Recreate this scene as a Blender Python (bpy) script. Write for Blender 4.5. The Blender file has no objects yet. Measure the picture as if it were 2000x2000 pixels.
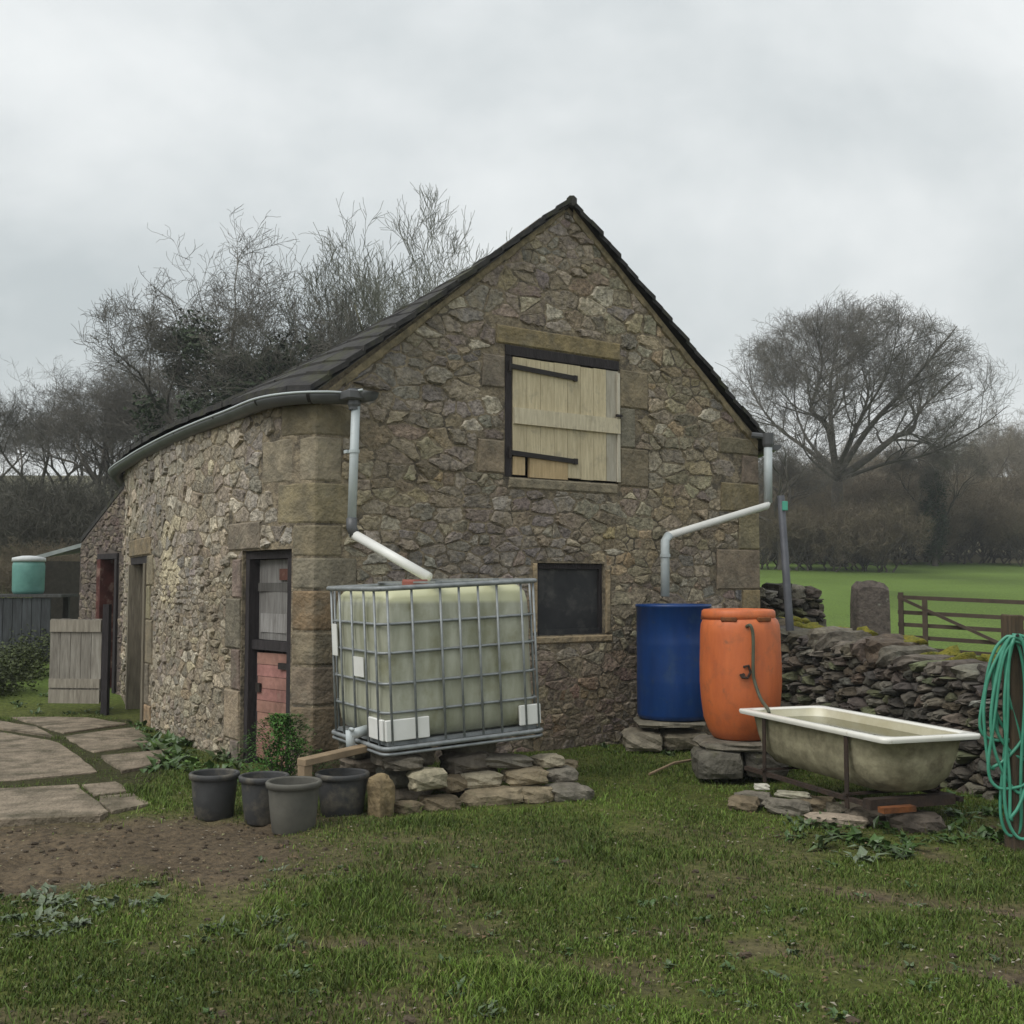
import bpy, math, random
import numpy as np
from mathutils import Vector, Matrix

R = math.radians
SC = bpy.context.scene
COL = SC.collection

# ------------------------------------------------------------------ camera
CAM_H, FPX, HORIZON = 1.45, 2200.0, 1140.0
PITCH = math.atan((HORIZON - 1000) / FPX)
cd = bpy.data.cameras.new('camera'); cam = bpy.data.objects.new('camera', cd); COL.objects.link(cam)
cam.location = (0, 0, CAM_H); cam.rotation_euler = (R(90) + PITCH, 0, 0)
cd.sensor_width = 36; cd.lens = 36 * FPX / 2000; cd.clip_end = 3000; cd.clip_start = 0.05
SC.camera = cam

# ------------------------------------------------------------------ world: overcast sky
SUN_EL, SUN_ROT = R(52), R(-60)
w = bpy.data.worlds.new('World'); SC.world = w; w.use_nodes = True
nt = w.node_tree; nt.nodes.clear()
def wn(t, **k):
    n = nt.nodes.new(t)
    for a, b in k.items(): setattr(n, a, b)
    return n
sky = wn('ShaderNodeTexSky'); sky.sky_type = 'NISHITA'; sky.sun_disc = False
sky.sun_elevation = SUN_EL; sky.sun_rotation = SUN_ROT; sky.air_density = 1.5; sky.dust_density = 3
tc = wn('ShaderNodeTexCoord'); sep = wn('ShaderNodeSeparateXYZ')
nt.links.new(tc.outputs['Generated'], sep.inputs[0])
zz = wn('ShaderNodeMath', operation='MAXIMUM'); nt.links.new(sep.outputs['Z'], zz.inputs[0]); zz.inputs[1].default_value = 0.0
za = wn('ShaderNodeMath', operation='ADD'); nt.links.new(zz.outputs[0], za.inputs[0]); za.inputs[1].default_value = 0.55
dx = wn('ShaderNodeMath', operation='DIVIDE'); nt.links.new(sep.outputs['X'], dx.inputs[0]); nt.links.new(za.outputs[0], dx.inputs[1])
dy = wn('ShaderNodeMath', operation='DIVIDE'); nt.links.new(sep.outputs['Y'], dy.inputs[0]); nt.links.new(za.outputs[0], dy.inputs[1])
cmb = wn('ShaderNodeCombineXYZ'); nt.links.new(dx.outputs[0], cmb.inputs[0]); nt.links.new(dy.outputs[0], cmb.inputs[1])
cmb.inputs[2].default_value = 4.7
n1 = wn('ShaderNodeTexNoise'); n1.inputs['Scale'].default_value = 2.1; n1.inputs['Detail'].default_value = 8; n1.inputs['Roughness'].default_value = 0.52; n1.inputs['Distortion'].default_value = 0.25
nt.links.new(cmb.outputs[0], n1.inputs['Vector'])
rp = wn('ShaderNodeValToRGB'); nt.links.new(n1.outputs['Fac'], rp.inputs[0])
rp.color_ramp.elements[0].position = 0.36; rp.color_ramp.elements[0].color = (0.41, 0.447, 0.458, 1)
rp.color_ramp.elements[1].position = 0.64; rp.color_ramp.elements[1].color = (0.665, 0.685, 0.686, 1)
bg1 = wn('ShaderNodeBackground'); bg1.inputs['Strength'].default_value = 0.98; nt.links.new(rp.outputs[0], bg1.inputs['Color'])
bg2 = wn('ShaderNodeBackground'); bg2.inputs['Strength'].default_value = 0.08; nt.links.new(sky.outputs[0], bg2.inputs['Color'])
mx = wn('ShaderNodeMixShader'); mx.inputs[0].default_value = 0.06
nt.links.new(bg1.outputs[0], mx.inputs[1]); nt.links.new(bg2.outputs[0], mx.inputs[2])
wo = wn('ShaderNodeOutputWorld'); nt.links.new(mx.outputs[0], wo.inputs[0])

# ------------------------------------------------------------------ soft sun behind the cloud
sd = bpy.data.lights.new('sun', 'SUN'); sd.energy = 1.45; sd.angle = R(45); sd.color = (1, 0.97, 0.92)
so = bpy.data.objects.new('sun', sd); COL.objects.link(so); so.location = (-10, -10, 30)
so.rotation_euler = Vector((math.sin(R(-50)) * math.cos(SUN_EL), -math.cos(R(-50)) * math.cos(SUN_EL), math.sin(SUN_EL))).to_track_quat('Z', 'Y').to_euler()

vs = SC.view_settings; vs.view_transform = 'Standard'; vs.look = 'None'; vs.exposure = 0.52; vs.gamma = 1.0; vs.use_curve_mapping = False
SC.cycles.use_denoising = True
SC.cycles.max_bounces = 6; SC.cycles.transparent_max_bounces = 6

# ================================================================== helpers
rng = random.Random(7)
WL = {}                       # world location of each object used as a parent

def link(o, parent=None):
    COL.objects.link(o)
    if parent is not None: o.parent = parent
    return o
def wloc(o): return WL.get(o.name, Vector((0, 0, 0)))
def tag(o, label, cat, group=None, kind=None):
    if label: o['label'] = label
    if cat: o['category'] = cat
    if group: o['group'] = group
    if kind: o['kind'] = kind
    return o
def empty(name, loc, label, cat, group=None, parent=None):
    o = bpy.data.objects.new(name, None); o.empty_display_size = 0.1
    link(o, parent); o.location = Vector(loc) - (wloc(parent) if parent else Vector((0, 0, 0)))
    WL[o.name] = Vector(loc)
    if label: tag(o, label, cat, group)
    return o
def mesh_obj(name, verts, faces, mat, parent=None, cols=None, smooth=False, origin=None):
    me = bpy.data.meshes.new(name)
    base = wloc(parent) if parent else Vector((0, 0, 0))
    org = Vector(origin) if origin is not None else base
    v = np.asarray(verts, dtype=np.float64) - np.array(org)
    me.from_pydata(v.tolist(), [], faces)
    if cols is not None:
        a = me.color_attributes.new('Col', 'FLOAT_COLOR', 'POINT')
        c = np.ones((len(verts), 4), dtype=np.float32); c[:, :3] = np.asarray(cols)
        a.data.foreach_set('color', c.ravel())
    if smooth: me.polygons.foreach_set('use_smooth', [True] * len(me.polygons))
    if mat: me.materials.append(mat)
    me.update()
    o = bpy.data.objects.new(name, me); link(o, parent)
    o.location = org - base; WL[o.name] = org
    return o

class MB:
    def __init__(s): s.v = []; s.f = []; s.c = []
    def add(s, vs, fs, col=None):
        b = len(s.v); s.v.extend(tuple(x) for x in vs)
        s.f.extend(tuple(i + b for i in f) for f in fs)
        s.c.extend([col or (1, 1, 1)] * len(vs))
    def box(s, c, ax, ay, az, col=None, jit=0.0, bev=0.0):
        """box about centre c with half-axis vectors"""
        c, ax, ay, az = map(Vector, (c, ax, ay, az))
        if bev <= 0:
            vs = [c + ax * i + ay * j + az * k for k in (-1, 1) for j in (-1, 1) for i in (-1, 1)]
            if jit: vs = [v + Vector((rng.uniform(-jit, jit), rng.uniform(-jit, jit), rng.uniform(-jit, jit))) for v in vs]
            s.add(vs, [(0, 2, 3, 1), (4, 5, 7, 6), (0, 1, 5, 4), (2, 6, 7, 3), (0, 4, 6, 2), (1, 3, 7, 5)], col)
        else:
            la, lb, lc = ax.length, ay.length, az.length
            vs = []; idx = {}
            for k in (-1, 1):
                for j in (-1, 1):
                    for i in (-1, 1):
                        jv = Vector((rng.uniform(-jit, jit), rng.uniform(-jit, jit), rng.uniform(-jit, jit)))
                        for m in range(3):
                            fa = i * (1 - (bev / la if m != 0 else 0)); fb = j * (1 - (bev / lb if m != 1 else 0)); fc = k * (1 - (bev / lc if m != 2 else 0))
                            idx[(i, j, k, m)] = len(vs); vs.append(c + ax * fa + ay * fb + az * fc + jv)
            fs = []
            for m in range(3):
                for sg in (-1, 1):
                    o = [(-1, -1), (1, -1), (1, 1), (-1, 1)]
                    q = []
                    for a, b in o:
                        t = [0, 0, 0]; t[m] = sg; t[(m + 1) % 3] = a; t[(m + 2) % 3] = b
                        q.append(idx[(t[0], t[1], t[2], m)])
                    fs.append(tuple(q if sg > 0 else q[::-1]))
            for m in range(3):          # edges running along axis m
                p, q2 = (m + 1) % 3, (m + 2) % 3
                for a in (-1, 1):
                    for b in (-1, 1):
                        t0 = [0, 0, 0]; t0[p] = a; t0[q2] = b; t1 = list(t0); t0[m] = -1; t1[m] = 1
                        q = [idx[(*t0, p)], idx[(*t1, p)], idx[(*t1, q2)], idx[(*t0, q2)]]
                        fs.append(tuple(q if a * b < 0 else q[::-1]))
            for i in (-1, 1):
                for j in (-1, 1):
                    for k in (-1, 1):
                        q = [idx[(i, j, k, m)] for m in range(3)]
                        fs.append(tuple(q if i * j * k > 0 else q[::-1]))
            s.add(vs, fs, col)
    def tube(s, pts, rad, n=6, col=None, cap=True, flat=None):
        pts = [Vector(p) for p in pts]; m = len(pts)
        rad = rad if isinstance(rad, (list, tuple)) else [rad] * m
        vs = []; u = None
        for i in range(m):
            t = (pts[min(i + 1, m - 1)] - pts[max(i - 1, 0)])
            t = t.normalized() if t.length > 1e-9 else Vector((0, 0, 1))
            if u is None:
                u = t.cross(Vector((0, 0, 1)))
                if u.length < 1e-3: u = t.cross(Vector((0, 1, 0)))
            else: u = u - t * u.dot(t)
            u.normalize(); v2 = t.cross(u)
            for k in range(n):
                a = 2 * math.pi * (k + 0.5) / n
                vs.append(pts[i] + (u * math.cos(a) + v2 * math.sin(a)) * rad[i])
        fs = []
        for i in range(m - 1):
            for k in range(n):
                a, b = i * n + k, i * n + (k + 1) % n
                fs.append((a, b, b + n, a + n))
        if cap:
            fs.append(tuple(range(n))[::-1]); fs.append(tuple(range((m - 1) * n, m * n)))
        s.add(vs, fs, col)
    def lathe(s, prof, c=(0, 0, 0), n=32, col=None, axis=None, sx=1, sy=1, close=False):
        """profile of (r, z); open at both ends unless r is 0"""
        c = Vector(c); vs = []; fs = []
        A = axis or Matrix.Identity(3)
        for r, z in prof:
            for k in range(n):
                a = 2 * math.pi * k / n
                vs.append(c + A @ Vector((r * math.cos(a) * sx, r * math.sin(a) * sy, z)))
        for i in range(len(prof) - 1):
            for k in range(n):
                a, b = i * n + k, i * n + (k + 1) % n
                fs.append((a, b, b + n, a + n))
        if close:
            fs.append(tuple(range(n))[::-1]); fs.append(tuple(range((len(prof) - 1) * n, len(prof) * n)))
        s.add(vs, fs, col)
    def prism(s, poly, z0, z1, col=None, taper=0.0):
        n = len(poly); cx = sum(p[0] for p in poly) / n; cy = sum(p[1] for p in poly) / n
        vs = [(p[0], p[1], z0) for p in poly] + [(p[0] + (cx - p[0]) * taper, p[1] + (cy - p[1]) * taper, z1) for p in poly]
        fs = [tuple(range(n))[::-1], tuple(range(n, 2 * n))] + [(i, (i + 1) % n, n + (i + 1) % n, n + i) for i in range(n)]
        ar = sum(poly[i][0] * poly[(i + 1) % n][1] - poly[(i + 1) % n][0] * poly[i][1] for i in range(n))
        if ar < 0: fs = [f[::-1] for f in fs]
        s.add(vs, fs, col)
    def rock(s, c, ax, ay, az, col=None, rough=0.12, n=3, sq=4.0):
        """lumpy block: a subdivided cube pushed to a superellipsoid with noise"""
        c, ax, ay, az = map(Vector, (c, ax, ay, az)); idx = {}; vs = []; fs = []
        ph = [rng.uniform(0, 6.28) for _ in range(9)]
        def vid(p):
            k = tuple(p)
            if k in idx: return idx[k]
            q = [2 * x / n - 1 for x in p]
            l = (sum(abs(x) ** sq for x in q)) ** (1 / sq)
            q = [x / l for x in q]
            d = 1 + rough * (math.sin(3.1 * q[0] + ph[0]) * math.sin(2.7 * q[1] + ph[1]) + 0.6 * math.sin(5.3 * q[2] + 4 * q[0] + ph[2]) + 0.5 * math.sin(6.1 * q[1] + 3 * q[2] + ph[3])) + rng.uniform(-rough, rough) * 0.3
            idx[k] = len(vs); vs.append(c + (ax * q[0] + ay * q[1] + az * q[2]) * d); return idx[k]
        for a in range(3):
            for sd_ in (0, n):
                for i in range(n):
                    for j in range(n):
                        q = []
                        for di, dj in ((0, 0), (1, 0), (1, 1), (0, 1)):
                            p = [0, 0, 0]; p[a] = sd_; p[(a + 1) % 3] = i + di; p[(a + 2) % 3] = j + dj; q.append(vid(p))
                        fs.append(tuple(q if sd_ else q[::-1]))
        s.add(vs, fs, col)
    def build(s, name, mat, parent=None, smooth=False, vc=False, origin=None):
        return mesh_obj(name, s.v, s.f, mat, parent, s.c if vc else None, smooth, origin)

def lerp(a, b, t): return a + (b - a) * t
def V3(x, y, z): return Vector((x, y, z))

# pixel (2000 px photograph) -> ray -> point
def ray(px, py):
    a, b = (px - 1000) / FPX, (1000 - py) / FPX
    cp, sp = math.cos(PITCH), math.sin(PITCH)
    return Vector((a, cp - b * sp, sp + b * cp))
def at(px, py, Y):
    d = ray(px, py); return Vector((0, 0, CAM_H)) + d * (Y / d.y)
def on_z(px, py, z=0.0):
    d = ray(px, py); return Vector((0, 0, CAM_H)) + d * ((z - CAM_H) / d.z)

# vectorised value noise
_P = np.random.RandomState(3).rand(512, 512)
def vnoise(x, y):
    x = np.asarray(x, float); y = np.asarray(y, float)
    xi = np.floor(x).astype(int); yi = np.floor(y).astype(int); fx = x - xi; fy = y - yi
    fx = fx * fx * (3 - 2 * fx); fy = fy * fy * (3 - 2 * fy)
    a = _P[xi % 512, yi % 512]; b = _P[(xi + 1) % 512, yi % 512]; c = _P[xi % 512, (yi + 1) % 512]; d = _P[(xi + 1) % 512, (yi + 1) % 512]
    return (a * (1 - fx) + b * fx) * (1 - fy) + (c * (1 - fx) + d * fx) * fy
def fbm(x, y, o=4):
    s = 0; a = 0.5
    for i in range(o):
        s = s + a * vnoise(x * 2 ** i + 17.3 * i, y * 2 ** i + 9.1 * i); a *= 0.5
    return s / (1 - 0.5 ** o)
def sst(a, b, x):
    t = np.clip((x - a) / (b - a), 0, 1); return t * t * (3 - 2 * t)

# ================================================================== materials
def mat(name, c1, c2=None, scale=8.0, rough=0.85, bump=0.2, bscale=None, metal=0.0, vcol=False, c3=None, s3=1.5, f3=(0.55, 0.7), detail=6, spec=0.3, stretch=None, dist=0.004, amt=1.0, c4=None, s4=1.2, f4=(0.45, 0.7), a4=0.6):
    m = bpy.data.materials.new(name); m.use_nodes = True
    t = m.node_tree; N = t.nodes; L = t.links; N.clear()
    out = N.new('ShaderNodeOutputMaterial'); b = N.new('ShaderNodeBsdfPrincipled'); L.new(b.outputs[0], out.inputs[0])
    b.inputs['Roughness'].default_value = rough; b.inputs['Metallic'].default_value = metal; b.inputs['Specular IOR Level'].default_value = spec
    g = N.new('ShaderNodeNewGeometry'); vec = g.outputs['Position']
    if stretch:
        mp = N.new('ShaderNodeMapping'); mp.inputs['Scale'].default_value = stretch; L.new(vec, mp.inputs[0]); vec = mp.outputs[0]
    nz = N.new('ShaderNodeTexNoise'); nz.inputs['Scale'].default_value = scale; nz.inputs['Detail'].default_value = detail; nz.inputs['Roughness'].default_value = 0.6
    L.new(vec, nz.inputs['Vector'])
    c2 = c2 or c1
    mr = N.new('ShaderNodeMapRange'); mr.inputs[1].default_value = 0.32; mr.inputs[2].default_value = 0.68; L.new(nz.outputs[0], mr.inputs[0])
    mx = N.new('ShaderNodeMix'); mx.data_type = 'RGBA'; L.new(mr.outputs[0], mx.inputs[0])
    mx.inputs[6].default_value = (*c1, 1); mx.inputs[7].default_value = (*c2, 1)
    colr = mx.outputs[2]
    if vcol:
        at_ = N.new('ShaderNodeAttribute'); at_.attribute_name = 'Col'
        mu = N.new('ShaderNodeMix'); mu.data_type = 'RGBA'; mu.blend_type = 'MULTIPLY'; mu.inputs[0].default_value = amt
        L.new(at_.outputs['Color'], mu.inputs[6]); L.new(colr, mu.inputs[7]); colr = mu.outputs[2]
    if c3:
        n3 = N.new('ShaderNodeTexNoise'); n3.inputs['Scale'].default_value = s3; n3.inputs['Detail'].default_value = 7; n3.inputs['Roughness'].default_value = 0.65
        L.new(g.outputs['Position'], n3.inputs['Vector'])
        m3 = N.new('ShaderNodeMapRange'); m3.inputs[1].default_value = f3[0]; m3.inputs[2].default_value = f3[1]; L.new(n3.outputs[0], m3.inputs[0])
        x3 = N.new('ShaderNodeMix'); x3.data_type = 'RGBA'; L.new(m3.outputs[0], x3.inputs[0]); L.new(colr, x3.inputs[6]); x3.inputs[7].default_value = (*c3, 1); colr = x3.outputs[2]
    if c4:
        n4 = N.new('ShaderNodeTexNoise'); n4.inputs['Scale'].default_value = s4; n4.inputs['Detail'].default_value = 8; n4.inputs['Roughness'].default_value = 0.7
        mp4 = N.new('ShaderNodeMapping'); mp4.inputs['Location'].default_value = (7.3, 2.1, 4.4); L.new(g.outputs['Position'], mp4.inputs[0]); L.new(mp4.outputs[0], n4.inputs['Vector'])
        m4 = N.new('ShaderNodeMapRange'); m4.inputs[1].default_value = f4[0]; m4.inputs[2].default_value = f4[1]; m4.inputs[4].default_value = a4; L.new(n4.outputs[0], m4.inputs[0])
        x4 = N.new('ShaderNodeMix'); x4.data_type = 'RGBA'; L.new(m4.outputs[0], x4.inputs[0]); L.new(colr, x4.inputs[6]); x4.inputs[7].default_value = (*c4, 1); colr = x4.outputs[2]
    L.new(colr, b.inputs['Base Color'])
    if bump:
        nb = N.new('ShaderNodeTexNoise'); nb.inputs['Scale'].default_value = bscale or scale * 2.5; nb.inputs['Detail'].default_value = 5
        L.new(vec, nb.inputs['Vector'])
        bp = N.new('ShaderNodeBump'); bp.inputs['Strength'].default_value = bump; bp.inputs['Distance'].default_value = dist * 5
        L.new(nb.outputs[0], bp.inputs['Height']); L.new(bp.outputs[0], b.inputs['Normal'])
    return m

M_STONE = mat('rubble stone', (1.45, 1.41, 1.33), (0.48, 0.47, 0.46), scale=20, detail=10, bump=1.0, bscale=30, vcol=True, c3=(0.33, 0.275, 0.19), s3=6.0, f3=(0.49, 0.72), dist=0.007, c4=(0.105, 0.088, 0.066), s4=1.5, f4=(0.46, 0.74), a4=.55)
M_QUOIN = mat('dressed gritstone', (1.22, 1.18, 1.10), (0.58, 0.57, 0.55), scale=8, bump=0.9, bscale=30, vcol=True, c3=(0.13, 0.115, 0.085), s3=3.4, f3=(0.50, 0.78), c4=(0.30, 0.27, 0.20), s4=5, f4=(.5, .75), a4=.5)
M_MORTAR = mat('lime mortar', (0.36, 0.295, 0.20), (0.16, 0.132, 0.095), scale=17, bump=1.0, bscale=40, c3=(0.10, 0.085, 0.065), s3=6.0, f3=(0.48, 0.62), c4=(0.105, 0.088, 0.066), s4=1.5, f4=(0.46, 0.74), a4=.55)
M_DRY = mat('drystone', (1.2, 1.2, 1.15), (0.5, 0.5, 0.5), scale=13, bump=0.8, bscale=32, vcol=True, c3=(0.24, 0.25, 0.20), s3=9, f3=(0.62, 0.72))
M_DARKGAP = mat('packed earth between stones', (0.03, 0.026, 0.02), (0.02, 0.018, 0.014), bump=0.3)
M_MOSS = mat('moss', (0.27, 0.23, 0.035), (0.10, 0.12, 0.025), scale=26, bump=1.0, bscale=90, rough=1)
M_SLATE = mat('mossy stone slate', (0.055, 0.052, 0.048), (0.028, 0.027, 0.028), scale=9, bump=0.5, c3=(0.06, 0.062, 0.03), s3=4, f3=(0.5, 0.7))
M_VERGE = mat('verge mortar', (0.30, 0.24, 0.145), (0.13, 0.11, 0.07), scale=12, bump=0.7)
M_SHUT = mat('weathered cream paint', (1.0, 0.97, 0.9), (0.72, 0.68, 0.60), scale=7, detail=9, c4=(.30, .27, .22), s4=16, f4=(.58, .72), a4=.5, bump=0.25, vcol=True, stretch=(6, 6, 0.7), c3=(0.33, 0.29, 0.21), s3=8, f3=(0.56, 0.80))
M_DKWOOD = mat('old dark timber', (0.045, 0.038, 0.040), (0.025, 0.022, 0.023), scale=6, bump=0.4, stretch=(5, 5, 1))
M_IRON = mat('black iron', (0.018, 0.016, 0.018), (0.03, 0.024, 0.02), rough=0.6, bump=0.15)
M_GREYWOOD = mat('grey weathered board', (1.1, 1.1, 1.08), (0.62, 0.6, 0.58), scale=5, bump=0.4, vcol=True, stretch=(7, 7, 0.8))
M_PINK = mat('faded red paint', (1.15, 1.1, 1.08), (0.62, 0.6, 0.58), scale=7, bump=0.4, vcol=True, c3=(0.34, 0.24, 0.19), s3=5, f3=(0.54, 0.74))
M_WINDOW = mat('dusty window board', (0.022, 0.023, 0.025), (0.042, 0.042, 0.042), scale=4, bump=0.15, rough=0.55, c3=(0.10, 0.097, 0.088), s3=6, f3=(0.50, 0.78))
M_PIPE = mat('pale grey plastic', (0.50, 0.55, 0.56), (0.42, 0.46, 0.47), scale=4, bump=0.05, rough=0.45, spec=0.5, c3=(0.30, 0.31, 0.27), s3=6, f3=(0.6, 0.8))
M_PIPEW = mat('white plastic pipe', (0.80, 0.80, 0.77), (0.70, 0.70, 0.66), scale=4, bump=0.05, rough=0.4, spec=0.5)
M_GUTTER = mat('dull black plastic gutter', (0.105, 0.108, 0.112), (0.07, 0.072, 0.076), scale=5, bump=0.1, rough=0.42, spec=0.5, c3=(0.10, 0.10, 0.095), s3=7, f3=(0.55, 0.8))
M_GALV = mat('dull galvanised steel', (0.33, 0.35, 0.355), (0.20, 0.215, 0.22), scale=14, bump=0.1, rough=0.5, metal=0.35, spec=0.5)
M_BLUE = mat('blue drum plastic', (0.005, 0.048, 0.20), (0.004, 0.032, 0.135), scale=4, stretch=(2, 2, .5), bump=0.05, rough=0.42, spec=0.5, c3=(0.03, 0.075, 0.16), s3=5, f3=(.56, .8), c4=(.06, .07, .06), s4=9, f4=(.58, .74), a4=.55)
M_ORANGE = mat('orange drum plastic', (0.62, 0.165, 0.052), (0.50, 0.125, 0.042), scale=5, detail=9, stretch=(2.5, 2.5, .6), bump=0.15, rough=0.5, spec=0.4, c3=(0.30, 0.105, 0.05), s3=6, f3=(0.52, 0.80), c4=(.17, .10, .06), s4=11, f4=(.60, .72), a4=.6)
M_ENAMEL = mat('white enamel', (0.80, 0.79, 0.74), (0.72, 0.70, 0.62), scale=4, bump=0.03, rough=0.25, spec=0.5, c4=(.30, .22, .12), s4=14, f4=(.62, .72), a4=.6)
M_INNER = mat('stained enamel', (0.62, 0.59, 0.45), (0.50, 0.46, 0.31), scale=5, bump=0.05, rough=0.3, spec=0.5)
M_BATH = mat('dirty cast iron bath', (0.40, 0.365, 0.245), (0.19, 0.17, 0.11), scale=9, detail=9, bump=0.3, rough=0.75, c3=(0.095, 0.075, 0.045), s3=4, f3=(0.56, 0.76))
M_RUST = mat('rusty steel', (0.055, 0.036, 0.026), (0.033, 0.025, 0.021), scale=14, bump=0.4, rough=0.85)
M_ORUST_SLOT = mat('orange rust and slot shade', (0.22, 0.075, 0.022), (0.09, 0.04, 0.02), scale=14, bump=0.4)
M_WATER = mat('murky water', (0.060, 0.060, 0.012), (0.04, 0.043, 0.010), scale=5, bump=0.03, rough=0.08, spec=0.5)
M_HOSE = mat('green hose', (0.045, 0.235, 0.15), (0.08, 0.32, 0.22), scale=9, bump=0.05, rough=0.38, spec=0.5)
M_GHOSE = mat('grey green hose', (0.10, 0.11, 0.075), (0.07, 0.075, 0.05), scale=9, bump=0.05, rough=0.5)
M_POST = mat('brown post timber', (0.105, 0.072, 0.045), (0.055, 0.042, 0.03), scale=7, bump=0.5, stretch=(6, 6, 0.8))
M_GATE = mat('weathered gate timber', (0.10, 0.075, 0.055), (0.06, 0.045, 0.034), scale=6, bump=0.3)
M_BUCKET = mat('scuffed black rubber', (0.065, 0.066, 0.067), (0.040, 0.040, 0.041), scale=7, bump=0.2, rough=0.6, c3=(0.16, 0.145, 0.115), s3=7, f3=(0.50, 0.72))
M_BUCKET2 = mat('dusty grey rubber', (0.13, 0.125, 0.105), (0.085, 0.082, 0.072), scale=7, bump=0.2, rough=0.75)
M_SLAB = mat('worn concrete', (0.33, 0.27, 0.20), (0.17, 0.138, 0.10), scale=7, detail=10, bump=0.8, bscale=40, c3=(0.10, 0.085, 0.055), s3=3.2, f3=(0.46, 0.64), dist=.006)
M_ROCK = mat('loose stone', (1.2, 1.2, 1.15), (0.55, 0.55, 0.53), scale=10, bump=0.8, bscale=34, vcol=True, c3=(0.10, 0.10, 0.05), s3=6, f3=(0.58, 0.78))
M_TIMBER = mat('sawn timber', (0.34, 0.25, 0.155), (0.21, 0.155, 0.10), scale=6, bump=0.3)
M_BARK = mat('bark', (0.115, 0.102, 0.082), (0.07, 0.063, 0.052), scale=3, bump=0.3, vcol=True)
M_TWIG = mat('twigs', (1.0, 1.0, 1.0), (0.75, 0.75, 0.75), scale=0.6, bump=0, vcol=True)
M_LEAF = mat('leaves', (1.1, 1.1, 1.1), (0.75, 0.75, 0.75), scale=3, bump=0, rough=0.6, vcol=True)
M_WEED = mat('weed leaves', (1.1, 1.1, 1.1), (0.75, 0.75, 0.75), scale=20, bump=0, rough=0.42, vcol=True, spec=0.5)
M_GRASS = mat('grass blades', (1.1, 1.1, 1.1), (0.8, 0.8, 0.8), scale=2, bump=0, rough=0.65, vcol=True)
M_GTANK = mat('green tank plastic', (0.16, 0.36, 0.315), (0.09, 0.24, 0.21), scale=5, bump=0.05, rough=0.4, spec=0.5)
M_TIN = mat('pale roof sheet', (0.62, 0.64, 0.64), (0.45, 0.47, 0.47), scale=5, bump=0.1, rough=0.5)
M_TAG = mat('green plastic tag', (0.10, 0.42, 0.30), (0.08, 0.36, 0.26), bump=0, rough=0.4)
M_POLE = mat('grey scaffold pole', (0.13, 0.135, 0.15), (0.085, 0.088, 0.10), scale=5, bump=0.1, rough=0.55, metal=0.2)
M_RED = mat('faded red cap', (0.30, 0.095, 0.07), (0.20, 0.07, 0.055), bump=0.05, rough=0.5)
M_BRICKWALL = mat('dark brown brickwork', (1.1, 1.1, 1.1), (0.7, 0.7, 0.7), scale=12, bump=0.5, vcol=True)

# tank plastic: pale above the water line, algae below
def tank_material(zl):
    m = mat('cloudy tank plastic', (0.47, 0.475, 0.385), (0.27, 0.275, 0.195), scale=4.0, stretch=(2.2, 2.2, .45), detail=9, bump=0.05, rough=0.35, spec=0.5, c3=(0.18, 0.175, 0.085), s3=3.4, f3=(0.48, 0.78))
    t = m.node_tree; b = [n for n in t.nodes if n.type == 'BSDF_PRINCIPLED'][0]
    src = b.inputs['Base Color'].links[0].from_socket
    g = t.nodes.new('ShaderNodeNewGeometry'); s = t.nodes.new('ShaderNodeSeparateXYZ'); t.links.new(g.outputs['Position'], s.inputs[0])
    r = t.nodes.new('ShaderNodeMapRange'); r.inputs[1].default_value = zl - 0.012; r.inputs[2].default_value = zl + 0.012; t.links.new(s.outputs['Z'], r.inputs[0])
    x = t.nodes.new('ShaderNodeMix'); x.data_type = 'RGBA'; t.links.new(r.outputs[0], x.inputs[0]); t.links.new(src, x.inputs[6]); x.inputs[7].default_value = (0.56, 0.56, 0.36, 1)
    t.links.new(x.outputs[2], b.inputs['Base Color'])
    b.inputs['Subsurface Weight'].default_value = 0.0
    return m

# ================================================================== ground
def mudmask(x, y):
    n = fbm(x * 0.9 + 3, y * 0.9 + 40, 4); n2 = fbm(x * 2.6 + 60, y * 2.6, 4)
    strip = sst(-0.55, -1.6, x + 0.35 * (n - .5) * 4) * sst(4.9, 5.7, y + (n - .5) * 1.6) * sst(7.35, 6.85, y + (n2 - .5) * .5)
    tongue = sst(0.9, -0.8, x) * sst(5.3, 5.8, y + (n - .5)) * sst(6.9, 6.4, y) * 0.7
    patch = sst(0.57, 0.70, n) * 0.75 * sst(9, 6, y) * sst(3.5, -1, x)
    rut = np.exp(-((y - (5.35 - 0.55 * (x - 1.75))) / 0.16) ** 2) * sst(1.2, 1.6, x) * sst(3.6, 2.6, x) * (0.4 + n2)
    rut2 = np.exp(-((y - (4.35 - 0.25 * (x - 1.7))) / 0.10) ** 2) * sst(1.1, 1.5, x) * (0.2 + n2)
    low = sst(4.6, 3.6, y) * sst(0.50, 0.64, n2) * 0.5
    near = np.zeros_like(n)
    return np.clip(np.maximum.reduce([strip * (.55 + .75 * n2) * 1.15, tongue * (0.35 + n2), patch, rut, rut2, low, sst(0.58, 0.74, n2) * 0.62 * sst(8, 6, y)]), 0, 1) * sst(14, 10, y)
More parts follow.
